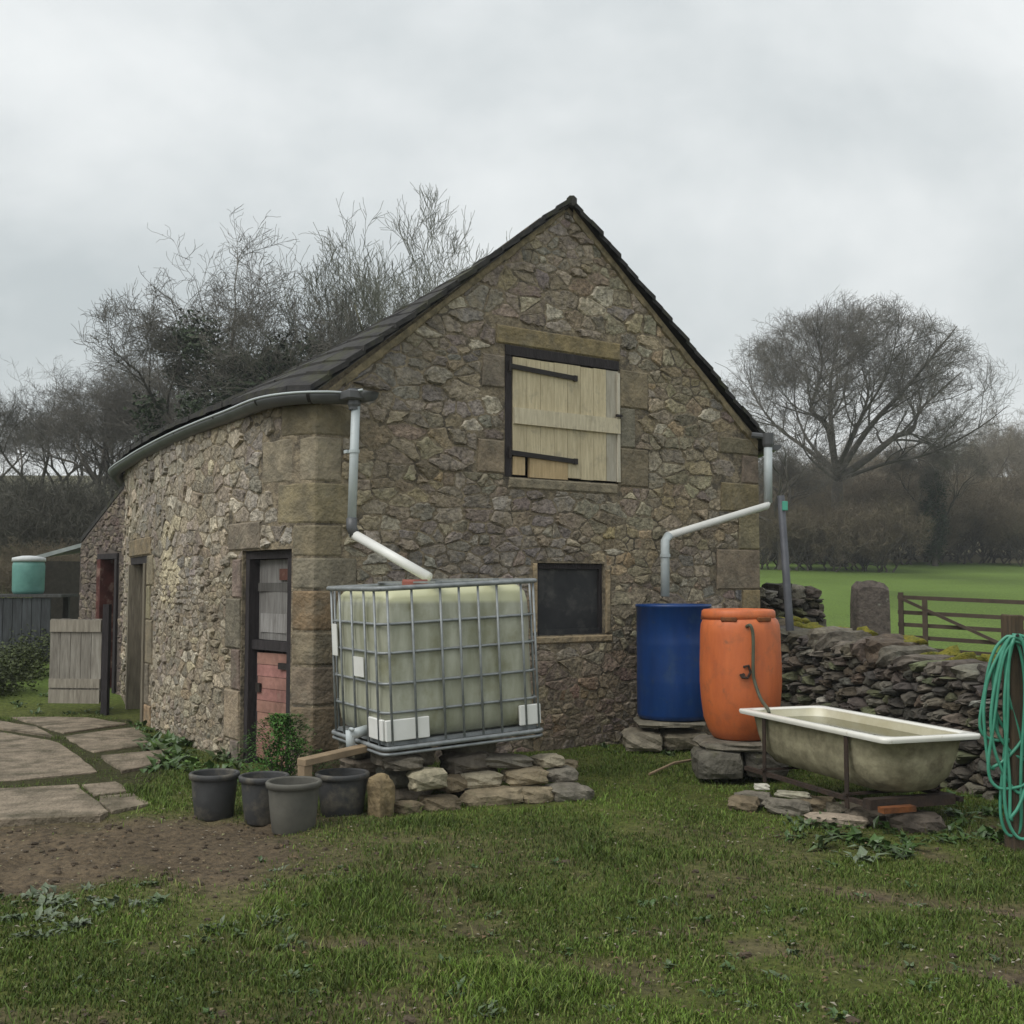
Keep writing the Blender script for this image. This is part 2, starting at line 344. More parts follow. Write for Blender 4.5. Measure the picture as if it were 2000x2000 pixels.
def gh(x, y, fine=True):
    x = np.asarray(x, float); y = np.asarray(y, float)
    z = 0.058 * np.clip(y - 12.5, 0, 52) + 0.115 * np.clip(y - 66, 0, 260)
    z = z + 0.10 * np.clip(-x - 7.5, 0, 60) * sst(11, 22, y) * sst(120, 60, y)
    z = z - 0.012 * np.clip(x + 2, 0, 40) * sst(20, 50, y)
    z = z + 0.07 * (fbm(x * 0.5, y * 0.5, 3) - 0.5) * sst(2, 5, y) * (1 + 2 * sst(14, 40, y))
    pv = sst(-2.2, -3.0, x) * sst(6.6, 7.1, y) * sst(13.5, 12, y); z = z * (1 - pv) - .012 * pv
    if fine:
        m = mudmask(x, y)
        z = z + (0.010 + 0.055 * m) * (fbm(x * 7, y * 7, 4) - 0.5) * sst(13, 10, y) + 0.025 * (1 - pv) * (fbm(x * 2.2, y * 2.2 + 8, 3) - 0.5) * sst(13, 10, y)
        z = z - 0.02 * m * sst(13, 10, y)
    return z
def g1(x, y): return float(gh(np.array([x]), np.array([y]))[0])
def axis(segs):
    o = []
    for a, b, n in segs: o += list(np.linspace(a, b, n, endpoint=False))
    return np.array(o + [segs[-1][1]])
gx = axis([(-600, -80, 14), (-80, -12, 24), (-12, -4.5, 50), (-4.5, 4.5, 210), (4.5, 12, 50), (12, 80, 24), (80, 600, 14)])
gy = axis([(-60, 2.5, 12), (2.5, 8.5, 180), (8.5, 14, 80), (14, 60, 60), (60, 130, 24), (130, 900, 20)])
GX, GY = np.meshgrid(gx, gy); GZ = gh(GX, GY)
nx, ny = len(gx), len(gy)
i0 = (np.arange(ny - 1)[:, None] * nx + np.arange(nx - 1)[None, :]).ravel()
gf = np.stack([i0, i0 + 1, i0 + nx + 1, i0 + nx], 1).tolist()
gv = np.stack([GX.ravel(), GY.ravel(), GZ.ravel()], 1)
mm = mudmask(GX, GY).ravel()
pas = (sst(12.5, 15, GY) * sst(70, 62, GY)).ravel()
wood = sst(62, 68, GY).ravel()
left = (sst(-5.5, -8, GX) * sst(9, 14, GY)).ravel()
soil = np.array([0.115, 0.090, 0.062]); turf = np.array([0.085, 0.100, 0.028]); past = np.array([0.105, 0.165, 0.036]); wd = np.array([0.15, 0.135, 0.085])
nn = fbm(GX.ravel() * 1.7, GY.ravel() * 1.7, 4)[:, None]
n5 = fbm(GX.ravel() * .25 + 5, GY.ravel() * .12, 4)[:, None]
gc = turf * (0.65 + 0.7 * nn) * (1 - mm[:, None]) + soil * (0.7 + 0.6 * nn) * mm[:, None]
gc = gc * (1 - pas[:, None]) + past * (0.40 + 1.2 * n5) * pas[:, None]
gc = gc * (1 - wood[:, None]) + wd * wood[:, None]
gc = gc * (1 - 0.5 * left[:, None]) + np.array([0.05, 0.055, 0.02]) * 0.5 * left[:, None]
M_GROUND = mat('turf and mud', (1.35, 1.3, 1.2), (0.55, 0.55, 0.55), scale=22, bump=0.9, bscale=55, vcol=True, rough=0.95, spec=0.15)
ground = mesh_obj('ground', gv, gf, M_GROUND, cols=gc, smooth=True); ground['kind'] = 'structure'

# ================================================================== Voronoi rubble
def clip(poly, nx_, ny_, c):
    """keep nx*x+ny*y <= c"""
    out = []; n = len(poly)
    for i in range(n):
        a = poly[i]; b = poly[(i + 1) % n]
        da = nx_ * a[0] + ny_ * a[1] - c; db = nx_ * b[0] + ny_ * b[1] - c
        if da <= 0: out.append(a)
        if (da < 0 < db) or (db < 0 < da):
            t = da / (da - db); out.append((a[0] + (b[0] - a[0]) * t, a[1] + (b[1] - a[1]) * t))
    return out
def rubble(u0, u1, v0, v1, halfs, holes, rs, rowh=(0.05, 0.19), asp=(1.1, 3.3), an=1.75, small=0.3):
    S = []; v = v0 - 0.1
    while v < v1 + 0.1:
        h = lerp(rowh[0], rowh[1], rs.random() ** 1.5); u = u0 - 0.2 + rs.uniform(0, .2)
        while u < u1 + 0.2:
            wd_ = h * rs.uniform(*asp)
            if rs.random() < small: wd_ *= 0.5
            S.append((u + wd_ / 2, (v + h / 2 + rs.uniform(-.42, .42) * h) * an)); u += wd_
        v += h * 0.92
    grid = {}
    cs = 0.3
    for i, (a, b) in enumerate(S): grid.setdefault((int(a // cs), int(b // cs)), []).append(i)
    polys = []
    for i, (a, b) in enumerate(S):
        if not (u0 - .05 < a < u1 + .05 and v0 - .05 < b / an < v1 + .05): continue
        if any(h[0] < a < h[1] and h[2] < b / an < h[3] for h in holes): continue
        nb = []
        ci, cj = int(a // cs), int(b // cs)
        for p in range(-2, 3):
            for q in range(-2, 3):
                nb += grid.get((ci + p, cj + q), [])
        nb = sorted(((S[k][0] - a) ** 2 + (S[k][1] - b) ** 2, k) for k in nb if k != i)[:22]
        poly = [(a - .5, b - .5), (a + .5, b - .5), (a + .5, b + .5), (a - .5, b + .5)]
        for d2, k in nb:
            x, y = S[k]; poly = clip(poly, x - a, y - b, (x * x + y * y - a * a - b * b) / 2)
            if len(poly) < 3: break
        if len(poly) < 3: continue
        poly = [(x, y / an) for x, y in poly]
        for (A, B, C) in halfs + [(-1, 0, -u0), (1, 0, u1), (0, -1, -v0), (0, 1, v1)]:
            poly = clip(poly, A, B, C)
            if len(poly) < 3: break
        if len(poly) < 3: continue
        bb = b / an
        for h in holes:
            if max(p[0] for p in poly) > h[0] and min(p[0] for p in poly) < h[1] and max(p[1] for p in poly) > h[2] and min(p[1] for p in poly) < h[3]:
                ds = [(h[0] - a, (1, 0, h[0])), (a - h[1], (-1, 0, -h[1])), (h[2] - bb, (0, 1, h[2])), (bb - h[3], (0, -1, -h[3]))]
                poly = clip(poly, *max(ds)[1])
                if len(poly) < 3: break
        if len(poly) < 3: continue
        ar = abs(sum(poly[k][0] * poly[(k + 1) % len(poly)][1] - poly[(k + 1) % len(poly)][0] * poly[k][1] for k in range(len(poly)))) / 2
        if ar < 0.0012: continue
        polys.append((poly, ar))
    return polys
def stone_geo(poly, frame, dep, rs, gap=0.005, back=-0.03, bev=0.012, cut=0.15, wob=0.22):
    n = len(poly); cx = sum(p[0] for p in poly) / n; cy = sum(p[1] for p in poly) / n
    ins = []
    for x, y in poly:
        l = math.hypot(x - cx, y - cy); k = max(0.3, 1 - gap / max(l, 1e-6) * 1.3); ins.append((cx + (x - cx) * k, cy + (y - cy) * k))
    rd = []
    for i in range(n):          # clipped corners, edges that are not quite straight
        a, b = ins[i], ins[(i + 1) % n]; l = math.hypot(a[0] - b[0], a[1] - b[1])
        if l < 0.012: rd.append(((a[0] + b[0]) / 2, (a[1] + b[1]) / 2)); continue
        c = cut * rs.uniform(.4, 1.6)
        rd.append((lerp(a[0], b[0], c), lerp(a[1], b[1], c)))
        if l > .05:
            t = rs.uniform(.35, .65); mx_, my_ = lerp(a[0], b[0], t), lerp(a[1], b[1], t); k = rs.uniform(0, wob)
            rd.append((lerp(mx_, cx, k), lerp(my_, cy, k)))
        rd.append((lerp(a[0], b[0], 1 - c), lerp(a[1], b[1], 1 - c)))
    m = len(rd)
    if m < 3: return None
    tu, tv = rs.uniform(-.12, .12), rs.uniform(-.12, .12)
    vs = [frame(x, y, back) for x, y in rd]
    vs += [frame(x, y, dep * 0.3) for x, y in rd]
    for x, y in rd:
        l = max(math.hypot(x - cx, y - cy), 1e-5); k = max(.5, 1 - bev * rs.uniform(.6, 1.6) / l)
        vs.append(frame(cx + (x - cx) * k, cy + (y - cy) * k, max(dep * .4, dep * rs.uniform(.8, 1.1) + tu * (x - cx) + tv * (y - cy))))
    vs.append(frame(cx + rs.uniform(-.1, .1) * .1, cy, dep * rs.uniform(.9, 1.25)))
    fs = []
    for i in range(m):
        j = (i + 1) % m
        fs.append((i, j, m + j, m + i)); fs.append((m + i, m + j, 2 * m + j, 2 * m + i)); fs.append((2 * m + i, 2 * m + j, 3 * m))
    return vs, fs, frame(cx, cy, 0)
PAL = [((0.30, 0.27, 0.225), 5), ((0.25, 0.225, 0.195), 5), ((0.34, 0.295, 0.225), 5), ((0.38, 0.315, 0.215), 3), ((0.27, 0.225, 0.20), 4), ((0.19, 0.18, 0.17), 4), ((0.43, 0.39, 0.325), 3), ((0.31, 0.24, 0.155), 3), ((0.52, 0.46, 0.36), 1.2), ((0.24, 0.175, 0.145), 1), ((0.14, 0.125, 0.11), 2)]
_m = np.array([0.295, 0.262, 0.215]); PAL = [(tuple(np.array(c) * .62 + _m * .38), w_) for c, w_ in PAL]
def pick(pal, rs):
    t = rs.uniform(0, sum(w_ for _, w_ in pal))
    for c, w_ in pal:
        t -= w_
        if t <= 0: break
    k = rs.uniform(.8, 1.2); return tuple(min(1, x * k * rs.uniform(.95, 1.05)) for x in c)

# ================================================================== barn
E2 = Vector((0.815, 0.579, 0)).normalized(); NG = Vector((0.579, -0.815, 0)).normalized()
C0 = Vector((-1.5, 8.56, 0)); GW = 4.9
EAVE_Z, APEX_Z, APEX_U = 2.93, 4.86, 2.45
BASE_Z = -0.12
def gab(u, v, d=0.0):
    p = C0 + E2 * u + NG * d; return Vector((p.x, p.y, v))
def gab_px(px, py):
    d = ray(px, py); o = Vector((0, 0, CAM_H))
    t = (C0 - o).dot(NG) / d.dot(NG); p = o + d * t
    return (Vector((p.x, p.y, 0)) - C0).dot(E2), p.z
SP = [(-1.5, 8.56), (-1.77, 8.72), (-2.05, 9.03), (-2.36, 9.46), (-2.71, 9.98), (-3.13, 10.62), (-3.7, 11.65), (-4.2, 12.6), (-4.78, 13.9), (-5.22, 15.2), (-5.7, 16.9)]
def smooth_path(P, k=10):
    out = []
    for i in range(len(P) - 1):
        p0 = P[max(i - 1, 0)]; p1 = P[i]; p2 = P[i + 1]; p3 = P[min(i + 2, len(P) - 1)]
        for j in range(k):
            t = j / k
            out.append(tuple(0.5 * ((2 * p1[q]) + (-p0[q] + p2[q]) * t + (2 * p0[q] - 5 * p1[q] + 4 * p2[q] - p3[q]) * t * t + (-p0[q] + 3 * p1[q] - 3 * p2[q] + p3[q]) * t ** 3) for q in range(len(p1))))
    out.append(tuple(P[-1])); return out
class Path:
    def __init__(s, P, k=10):
        s.p = [Vector((a, b, 0)) for a, b in smooth_path(P, k)]; s.l = [0]
        for a, b in zip(s.p, s.p[1:]): s.l.append(s.l[-1] + (b - a).length)
        s.L = s.l[-1]
    def at(s, u):
        if u <= 0: i = 0
        elif u >= s.L: i = len(s.p) - 2
        else:
            import bisect; i = min(bisect.bisect_right(s.l, u) - 1, len(s.p) - 2)
        t = (u - s.l[i]) / (s.l[i + 1] - s.l[i]); return s.p[i] + (s.p[i + 1] - s.p[i]) * t
    def tan(s, u):
        return (s.at(min(u + .08, s.L)) - s.at(max(u - .08, 0))).normalized()
SIDE = Path(SP)
def sd_n(u):
    t = SIDE.tan(u); return Vector((-t.y, t.x, 0))          # pointing out (towards the yard)
def side(u, v, d=0.0):
    p = SIDE.at(u) + sd_n(u) * d; return Vector((p.x, p.y, v))
def side_px(px, py):
    r = ray(px, py); best = None
    for i in range(1, len(SIDE.p)):
        a, b = SIDE.p[i - 1], SIDE.p[i]
        fa = a.x * r.y - a.y * r.x; fb = b.x * r.y - b.y * r.x
        if fa * fb <= 0 and fa != fb:
            t = fa / (fa - fb); q = a + (b - a) * t
            return SIDE.l[i - 1] + (SIDE.l[i] - SIDE.l[i - 1]) * t, CAM_H + r.z / r.y * q.y
    return None
print('side door', side_px(570, 1068), side_px(475, 1080), side_px(288, 1085), side_px(258, 1085), 'normal', sd_n(.5))

barn = empty('barn', (0.3, 9.9, 0), 'old rubble stone barn with gabled end, curved side wall and cream hatch', 'barn')
# ---- openings (u0,u1,v0,v1)
sh_a = gab_px(986, 672); sh_b = gab_px(1209, 950); SHUT = (sh_a[0], sh_b[0], gab_px(1100, 938)[1], gab_px(1100, 690)[1])
wi_a = gab_px(1050, 1098); wi_b = gab_px(1181, 1241); WIN = (wi_a[0], wi_b[0], gab_px(1115, 1240)[1], gab_px(1115, 1100)[1])
da = side_px(570, 1070); db = side_px(474, 1078); DOOR = (da[0], db[0], BASE_Z, (da[1] + db[1]) / 2)
ea = side_px(289, 1085); eb = side_px(256, 1085); DOOR2 = (ea[0], eb[0], BASE_Z, ea[1])
print('SHUT', SHUT, 'WIN', WIN, 'DOOR', DOOR, 'DOOR2', DOOR2, SIDE.L)
GH = [SHUT, WIN]
rs = random.Random(11)

def holed_wall(frame, u0, u1, v0, v1, holes, du, halfs=(), reveal=0.28, thick=0.4):
    us = sorted(set([round(x, 4) for x in np.arange(u0, u1, du)] + [u1] + [h[0] for h in holes] + [h[1] for h in holes]))
    vs_ = sorted(set([v0, v1] + [h[2] for h in holes] + [h[3] for h in holes]))
    us = [x for x in us if u0 <= x <= u1]; vs_ = [x for x in vs_ if v0 <= x <= v1]
    b = MB()
    for a, c in zip(us, us[1:]):
        for d, e in zip(vs_, vs_[1:]):
            mu, mv = (a + c) / 2, (d + e) / 2
            if c - a < 1e-4 or any(h[0] < mu < h[1] and h[2] < mv < h[3] for h in holes): continue
            poly = [(a, d), (c, d), (c, e), (a, e)]
            for hf in halfs:
                poly = clip(poly, *hf)
                if len(poly) < 3: break
            if len(poly) < 3: continue
            n = len(poly)
            b.add([frame(x, y, 0) for x, y in poly], [tuple(range(n))])
            b.add([frame(x, y, -thick) for x, y in poly], [tuple(range(n))[::-1]])
    for h in holes:
        for (p, q) in (((h[0], h[2]), (h[0], h[3])), ((h[0], h[3]), (h[1], h[3])), ((h[1], h[3]), (h[1], h[2])), ((h[1], h[2]), (h[0], h[2]))):
            b.add([frame(*p, 0), frame(*q, 0), frame(*q, -thick), frame(*p, -thick)], [(0, 1, 2, 3)])
    return b
sl = (APEX_Z - EAVE_Z) / APEX_U
GHALF = [(-sl, 1, EAVE_Z), (sl, 1, EAVE_Z + sl * GW)]
gw = holed_wall(gab, 0, GW, BASE_Z, APEX_Z, GH, 0.7, GHALF).build('gable_wall', M_MORTAR, barn)
sw = holed_wall(side, 0, SIDE.L, BASE_Z, EAVE_Z, [DOOR, DOOR2], 0.16).build('side_wall', M_MORTAR, barn)
# far walls (out of sight from here)
RC = C0 + E2 * GW; RB = RC + Vector((-0.3, 6.2, 0)); LB = SIDE.at(SIDE.L)
b = MB()
b.add([V3(RC.x, RC.y, BASE_Z), V3(RB.x, RB.y, BASE_Z), V3(RB.x, RB.y, EAVE_Z), V3(RC.x, RC.y, EAVE_Z)], [(0, 1, 2, 3)])
b.build('right_wall', M_MORTAR, barn)
b = MB(); RE = V3(0.35, 17.6, APEX_Z)
b.add([V3(RB.x, RB.y, BASE_Z), V3(LB.x, LB.y, BASE_Z), V3(LB.x, LB.y, EAVE_Z), RE, V3(RB.x, RB.y, EAVE_Z)], [(0, 1, 2, 3, 4)])
b.build('back_wall', M_MORTAR, barn)

# ---- quoins, jambs, lintels (dressed blocks) as (frame, u0,u1,v0,v1)
QC = [(0.27, 0.225, 0.15), (0.22, 0.19, 0.135), (0.26, 0.225, 0.165), (0.20, 0.175, 0.14), (0.27, 0.21, 0.13), (0.235, 0.195, 0.165)]
gblocks = []; sblocks = []; quoins = []
v = BASE_Z; k = 0
while v < EAVE_Z - 0.06:
    h = rs.uniform(.24, .36); t = min(v + h, EAVE_Z - 0.02)
    below = v < DOOR[3] - 0.02
    a = (0.20, 0.36)[k % 2] + rs.uniform(-.02, .04)
    s_ = (min(DOOR[0] - 0.01, 0.40) if below else (0.62, 0.34)[k % 2] + rs.uniform(-.03, .05))
    quoins.append((a, s_, v, t)); v = t; k += 1
for a, s_, v0, v1 in quoins:
    gblocks.append((-0.05, a, v0, v1)); sblocks.append((-0.05, s_, v0, v1))
b2 = []                                     # dressed blocks on the gable: right corner, hatch and window surrounds
v = BASE_Z; k = 0
while v < EAVE_Z - 0.06:
    h = rs.uniform(.24, .40); t = min(v + h, EAVE_Z - 0.02 + 0.0)
    a = (0.26, 0.55)[k % 2] + rs.uniform(-.03, .06); b2.append((GW - a, GW + 0.012, v, t)); v = t; k += 1
b2 += [(SHUT[0] - .10, SHUT[1] + .02, SHUT[3] + .002, SHUT[3] + .17), (SHUT[0] + .03, SHUT[1] - .02, SHUT[2] - .10, SHUT[2] - .002)]
v = SHUT[2] - .02; k = 0
while v < SHUT[3] - .1:
    h = rs.uniform(.24, .38); t = min(v + h, SHUT[3]); b2.append((SHUT[1] + .004, SHUT[1] + (0.36, 0.2)[k % 2], v, t))
    if k % 2 == 0: b2.append((SHUT[0] - rs.uniform(.24, .36), SHUT[0] - .004, v + .04, t - .03))
    v = t; k += 1

gblocks += b2
s2 = [(DOOR[0] - 0.005, DOOR[1] + .30, DOOR[3] + .004, DOOR[3] + .235)]
v = BASE_Z; k = 0
while v < DOOR[3] - .1:
    h = rs.uniform(.26, .42); t = min(v + h, DOOR[3]); s2.append((DOOR[1] + .004, DOOR[1] + (0.20, 0.34)[k % 2], v, t)); v = t; k += 1
s2 += [(DOOR2[0] - .18, DOOR2[1] + .1, DOOR2[3] + .004, DOOR2[3] + .2)]
v = BASE_Z; k = 0
while v < DOOR2[3] - .1:
    h = rs.uniform(.3, .5); t = min(v + h, DOOR2[3]); s2.append((DOOR2[0] - (0.34, 0.2)[k % 2], DOOR2[0] - .004, v, t)); v = t; k += 1
# quoins that lie over the door lintel: lintel starts at the end of the quoin stack
s2[0] = (0.64, s2[0][1], s2[0][2], s2[0][3])
sblocks += s2
n_indiv = 0
for a, s_, v0, v1 in quoins:
    g = 0.005; pr = 0.008; c = pick([(x, 1) for x in QC], rs)
    ns = sd_n(0.02); out = C0 + (NG + ns) * (pr * 0.8)
    p = [out, C0 + E2 * a + NG * pr, C0 + E2 * a - NG * .12, C0 + (E2 * .12 - NG * .12), side(s_, 0, -.12), side(s_, 0, pr)]
    if s_ > 0.3: p.append(side(s_ * .5, 0, pr))
    m_ = MB(); m_.prism([(q.x, q.y) for q in p], v0 + g, v1 - g, c)
    o = m_.build('quoin_stone', M_QUOIN, gw, vc=True); n_indiv += 1
    md = o.modifiers.new('bevel', 'BEVEL'); md.width = 0.018; md.segments = 2
def block(frame, r, par, pr=0.016, name='dressed_stone', col=None):
    u0, u1, v0, v1 = r; c = col or pick([(x, 1) for x in QC], rs); g = 0.004
    nseg = max(1, int((u1 - u0) / .2)); m_ = MB(); vs = []; fs = []
    j = [rs.uniform(-.008, .008) for _ in range(8)]
    for i in range(nseg + 1):
        u = lerp(u0 + g, u1 - g, i / nseg)
        for (vv, d) in ((v0 + g, -.06), (v0 + g, pr * .3), (v0 + g + .012, pr), (v1 - g - .012, pr), (v1 - g, pr * .3), (v1 - g, -.06)):
            uu = u
            if d == pr: uu = min(max(u, u0 + g + .012), u1 - g - .012)
            vs.append(frame(uu, vv, d))
    for i in range(nseg):
        for q in range(5):
            fs.append((i * 6 + q, (i + 1) * 6 + q, (i + 1) * 6 + q + 1, i * 6 + q + 1))
    fs.append((0, 1, 2, 3, 4, 5)); e = nseg * 6; fs.append((e + 5, e + 4, e + 3, e + 2, e + 1, e))
    m_.add(vs, fs, c); return m_.build(name, M_QUOIN, par, vc=True)
for r in b2: block(gab, r, gw); n_indiv += 1
for r in s2: block(side, r, sw); n_indiv += 1
wb = [(WIN[0] - .03, WIN[1] + .09, WIN[2] - .075, WIN[2] - .003), (WIN[1] + .002, WIN[1] + .07, WIN[2], WIN[3] - .05), (WIN[0] - .065, WIN[0] - .002, WIN[2] + .02, WIN[3])]
gblocks += wb
for r in wb: block(gab, r, gw, name='mortar_surround', col=(.40, .315, .205))

# ---- rubble facing: the stones that show largest are objects, the rest one part
gp = rubble(0, GW, BASE_Z, APEX_Z - .03, [(a_, b_, c_ - 0.05) for a_, b_, c_ in GHALF], [(h[0] - .01, h[1] + .01, h[2] - .01, h[3] + .01) for h in GH] + gblocks, random.Random(5))
sp_ = rubble(0, SIDE.L, BASE_Z, EAVE_Z - .02, [], [(h[0] - .01, h[1] + .01, h[2] - .01, h[3] + .01) for h in (DOOR, DOOR2)] + sblocks, random.Random(6), rowh=(0.045, 0.16))
cand = []
la_, lb_ = side_px(350, 1010), side_px(314, 1185); LIME = (la_[0], lb_[0], lb_[1], la_[1])
CAMP = Vector((0, 0, CAM_H))
for lst, fr, par, nf in ((gp, gab, gw, lambda u: NG), (sp_, side, sw, sd_n)):
    for poly, ar in lst:
        u = sum(p[0] for p in poly) / len(poly); vv = sum(p[1] for p in poly) / len(poly)
        geo = stone_geo(poly, fr, rs.uniform(.002, .010) + (rs.uniform(.004, .024) if rs.random() < .18 else 0), rs, gap=rs.uniform(.002, .010))
        if not geo: continue
        d = CAMP - geo[2]; sc_ = ar * max(0.02, d.normalized().dot(nf(u))) / d.length_squared
        c = pick(PAL, rs)
        nz_ = float(fbm(np.array([u * .9 + (40 if par is sw else 0)]), np.array([vv * .9 + 3]), 3)[0]); nz2 = float(fbm(np.array([u * 1.3 + 80]), np.array([vv * 1.3 + (9 if par is sw else 50)]), 3)[0])
        k_ = 0.80 + 0.42 * nz_; wm = (nz2 - .45) * 1.0; c = (c[0] * k_ * (1 + .12 * wm), c[1] * k_, c[2] * k_ * (1 - .5 * max(wm, -.2)))
        if par is sw: l_ = sum(c) / 3; c = tuple((x * .6 + l_ * q_ * .4) * 1.12 for x, q_ in zip(c, (1.08, 1.0, .90)))
        if par is sw: c = tuple(x * 1.02 for x in c)
        if rs.random() < (.07 if par is sw else .025): c = (.50, .46, .38)
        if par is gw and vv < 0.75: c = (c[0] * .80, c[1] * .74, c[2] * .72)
        if par is sw and LIME[0] < u < LIME[1] and LIME[2] < vv < LIME[3] and rs.random() < .75: c = (0.58, 0.52, 0.38)
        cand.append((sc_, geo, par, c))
cand.sort(key=lambda t: -t[0])
keep = 298 - n_indiv
rest = {gw.name: MB(), sw.name: MB()}
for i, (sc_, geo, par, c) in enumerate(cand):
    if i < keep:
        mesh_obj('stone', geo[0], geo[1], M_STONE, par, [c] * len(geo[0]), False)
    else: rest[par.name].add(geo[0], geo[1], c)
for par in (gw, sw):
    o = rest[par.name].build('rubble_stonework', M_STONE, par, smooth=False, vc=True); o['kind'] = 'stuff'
print('stones', len(cand), 'indiv blocks', n_indiv)

# ---- roof: left slope ruled from the ridge to the curved eave, right slope plain; stepped courses
def roof_side(getR, getE, n, name, courses, mirror=False):
    b = MB()
    for k in range(courses):
        f0, f1 = k / courses, (k + 1) / courses + 0.012
        for j in range(n):
            def P(t, f, lift):
                r, e = getR(t), getE(t); q = r + (e - r) * f; return q + Vector((0, 0, lift))
            w0, w1 = j / n, (j + 1) / n
            jt = rs.uniform(-.006, .008); je = rs.uniform(-.006, .012)
            top0, top1 = P(w0, f0, .03), P(w1, f0, .03)
            lo0, lo1 = P(w0, f1 + je * .3, .05 + jt), P(w1, f1 + je * .3, .05 + jt)
            bo0, bo1 = lo0 - Vector((0, 0, .045)), lo1 - Vector((0, 0, .045))
            bt0, bt1 = top0 - Vector((0, 0, .05)), top1 - Vector((0, 0, .05))
            ov = Vector((0, 0, 0))
            if j == 0: ov = NG * rs.uniform(-.012, .02)
            b.add([top0 + ov, top1, lo1, lo0 + ov, bo0 + ov, bo1, bt0 + ov], [(0, 1, 2, 3), (3, 2, 5, 4), (0, 3, 4, 6)])
    # underside
    vs = []; fs = []
    for j in range(n + 1):
        t = j / n; vs += [getR(t) - Vector((0, 0, .03)), getE(t) - Vector((0, 0, .03))]
    for j in range(n): fs.append((2 * j, 2 * j + 1, 2 * j + 3, 2 * j + 2))
    b.add(vs, fs)
    return b.build(name, M_SLATE, barn)
A0 = gab(APEX_U, APEX_Z + .03, 0.07)
def ridge(t): return A0 + (V3(0.35, 17.8, APEX_Z + .03) - A0) * t
def eaveL(t):
    if t < 1e-6: 
        q = C0 + NG * .07 - E2 * .05
        return V3(q.x, q.y, EAVE_Z + .0)
    u = t * SIDE.L; q = side(u, 0, .045); return V3(q.x, q.y, EAVE_Z + .02)
def eaveR(t):
    q = RC + NG * .07 + E2 * .13 + (RB + Vector((.13, .2, 0)) - RC - NG * .07 - E2 * .13) * t
    return V3(q.x, q.y, EAVE_Z - .07)
roof_side(ridge, eaveL, 44, 'left_roof_slope', 17)
roof_side(ridge, eaveR, 14, 'right_roof_slope', 24)
m_ = MB()
for i in range(16):
    p, q = ridge(i / 16), ridge((i + .98) / 16); dz = rs.uniform(0, .012)
    m_.tube([p + V3(0, 0, -.005 + dz), q + V3(0, 0, -.005 + dz)], .05, n=8)
m_.build('ridge_tiles', M_SLATE, barn)
# mortar fillet along the two verges
m_ = MB()
for (u0, z0, u1, z1, wv) in ((APEX_U - .05, APEX_Z - .05, 0.02, EAVE_Z - .06, .05), (APEX_U + .05, APEX_Z - .05, GW - .02, EAVE_Z - .06, .055)):
    for i in range(22):
        a, c = i / 22, (i + 1) / 22; k0, k1 = wv * rs.uniform(.6, 1.2), wv * rs.uniform(.6, 1.2)
        pa, pb = (lerp(u0, u1, a), lerp(z0, z1, a)), (lerp(u0, u1, c), lerp(z0, z1, c))
        m_.add([gab(pa[0], pa[1] + .02, .03), gab(pb[0], pb[1] + .02, .03), gab(pb[0], pb[1] - k1, .026), gab(pa[0], pa[1] - k0, .026), gab(pb[0], pb[1] - k1 - .02, -.01), gab(pa[0], pa[1] - k0 - .02, -.01)], [(0, 1, 2, 3), (3, 2, 4, 5)])
m_.build('verge_mortar', M_VERGE, barn)

# ---- hatch: dark timber frame, cream vertical planks, ledge, strap hinges
hs = empty('hatch', gab((SHUT[0] + SHUT[1]) / 2, SHUT[2], 0), None, None, parent=barn)
U0, U1, H0, H1 = SHUT
def gbox(u0, u1, v0, v1, d0, d1, name, m, par, col=None, vc=False, jit=0.0, bev=0.0, sag=0.0):
    b = MB(); c = gab((u0 + u1) / 2, (v0 + v1) / 2 , (d0 + d1) / 2)
    b.box(c, E2 * (u1 - u0) / 2 + Vector((0, 0, sag / 2)), NG * (d1 - d0) / 2, Vector((0, 0, (v1 - v0) / 2)), col, jit, bev)
    return b.build(name, m, par, vc=vc)
gbox(U0 + .001, U1 - .001, H1 - .085, H1 - .002, -.16, .012, 'head_beam', M_DKWOOD, hs)
gbox(U0 + .001, U0 + .07, H0 + .002, H1 - .087, -.16, .004, 'jamb', M_DKWOOD, hs)
gbox(U1 - .05, U1 - .001, H0 + .002, H1 - .087, -.16, -.05, 'jamb', M_DKWOOD, hs)
gbox(U0 + .07, U1 - .05, H0 + .002, H1 - .087, -.17, -.15, 'backing_board', M_DKWOOD, hs)
lu0, lu1, lz0, lz1 = U0 + .078, U1 - .004, H0 + .015, H1 - .095
npk = 8; cream = (0.66, 0.59, 0.43)
edges = np.linspace(lu0, lu1, npk + 1)
for i in range(npk):
    k = rs.uniform(.92, 1.06); c = tuple(x * k for x in cream)
    lowz = lz0 + rs.uniform(0, .01)
    if i == npk - 1: c = (0.50, 0.48, 0.43)
    if i < 4:       # renewed raw wood below the lower hinge
        cut = lz0 + .17
        gbox(edges[i] + .002, edges[i + 1] - .002, cut, lz1 - rs.uniform(0, .008), -.022, .006 + rs.uniform(0, .004), 'plank', M_SHUT, hs, c, True)
        if i == 0: gbox(edges[0] + .002, edges[1] - .02, lowz, cut - .008, -.022, .008, 'plank_patch', M_SHUT, hs, (0.60, 0.47, 0.30), True)
        elif i == 1: gbox(edges[1] + .03, edges[4] - .002, lz0 - .01, cut - .006, -.022, .010, 'plank_patch', M_SHUT, hs, (0.58, 0.45, 0.28), True)
    else:
        gbox(edges[i] + .002, edges[i + 1] - .002, lowz, lz1 - rs.uniform(0, .008), -.022, .006 + rs.uniform(0, .004), 'plank', M_SHUT, hs, c, True)
zm = lerp(lz0, lz1, .50)
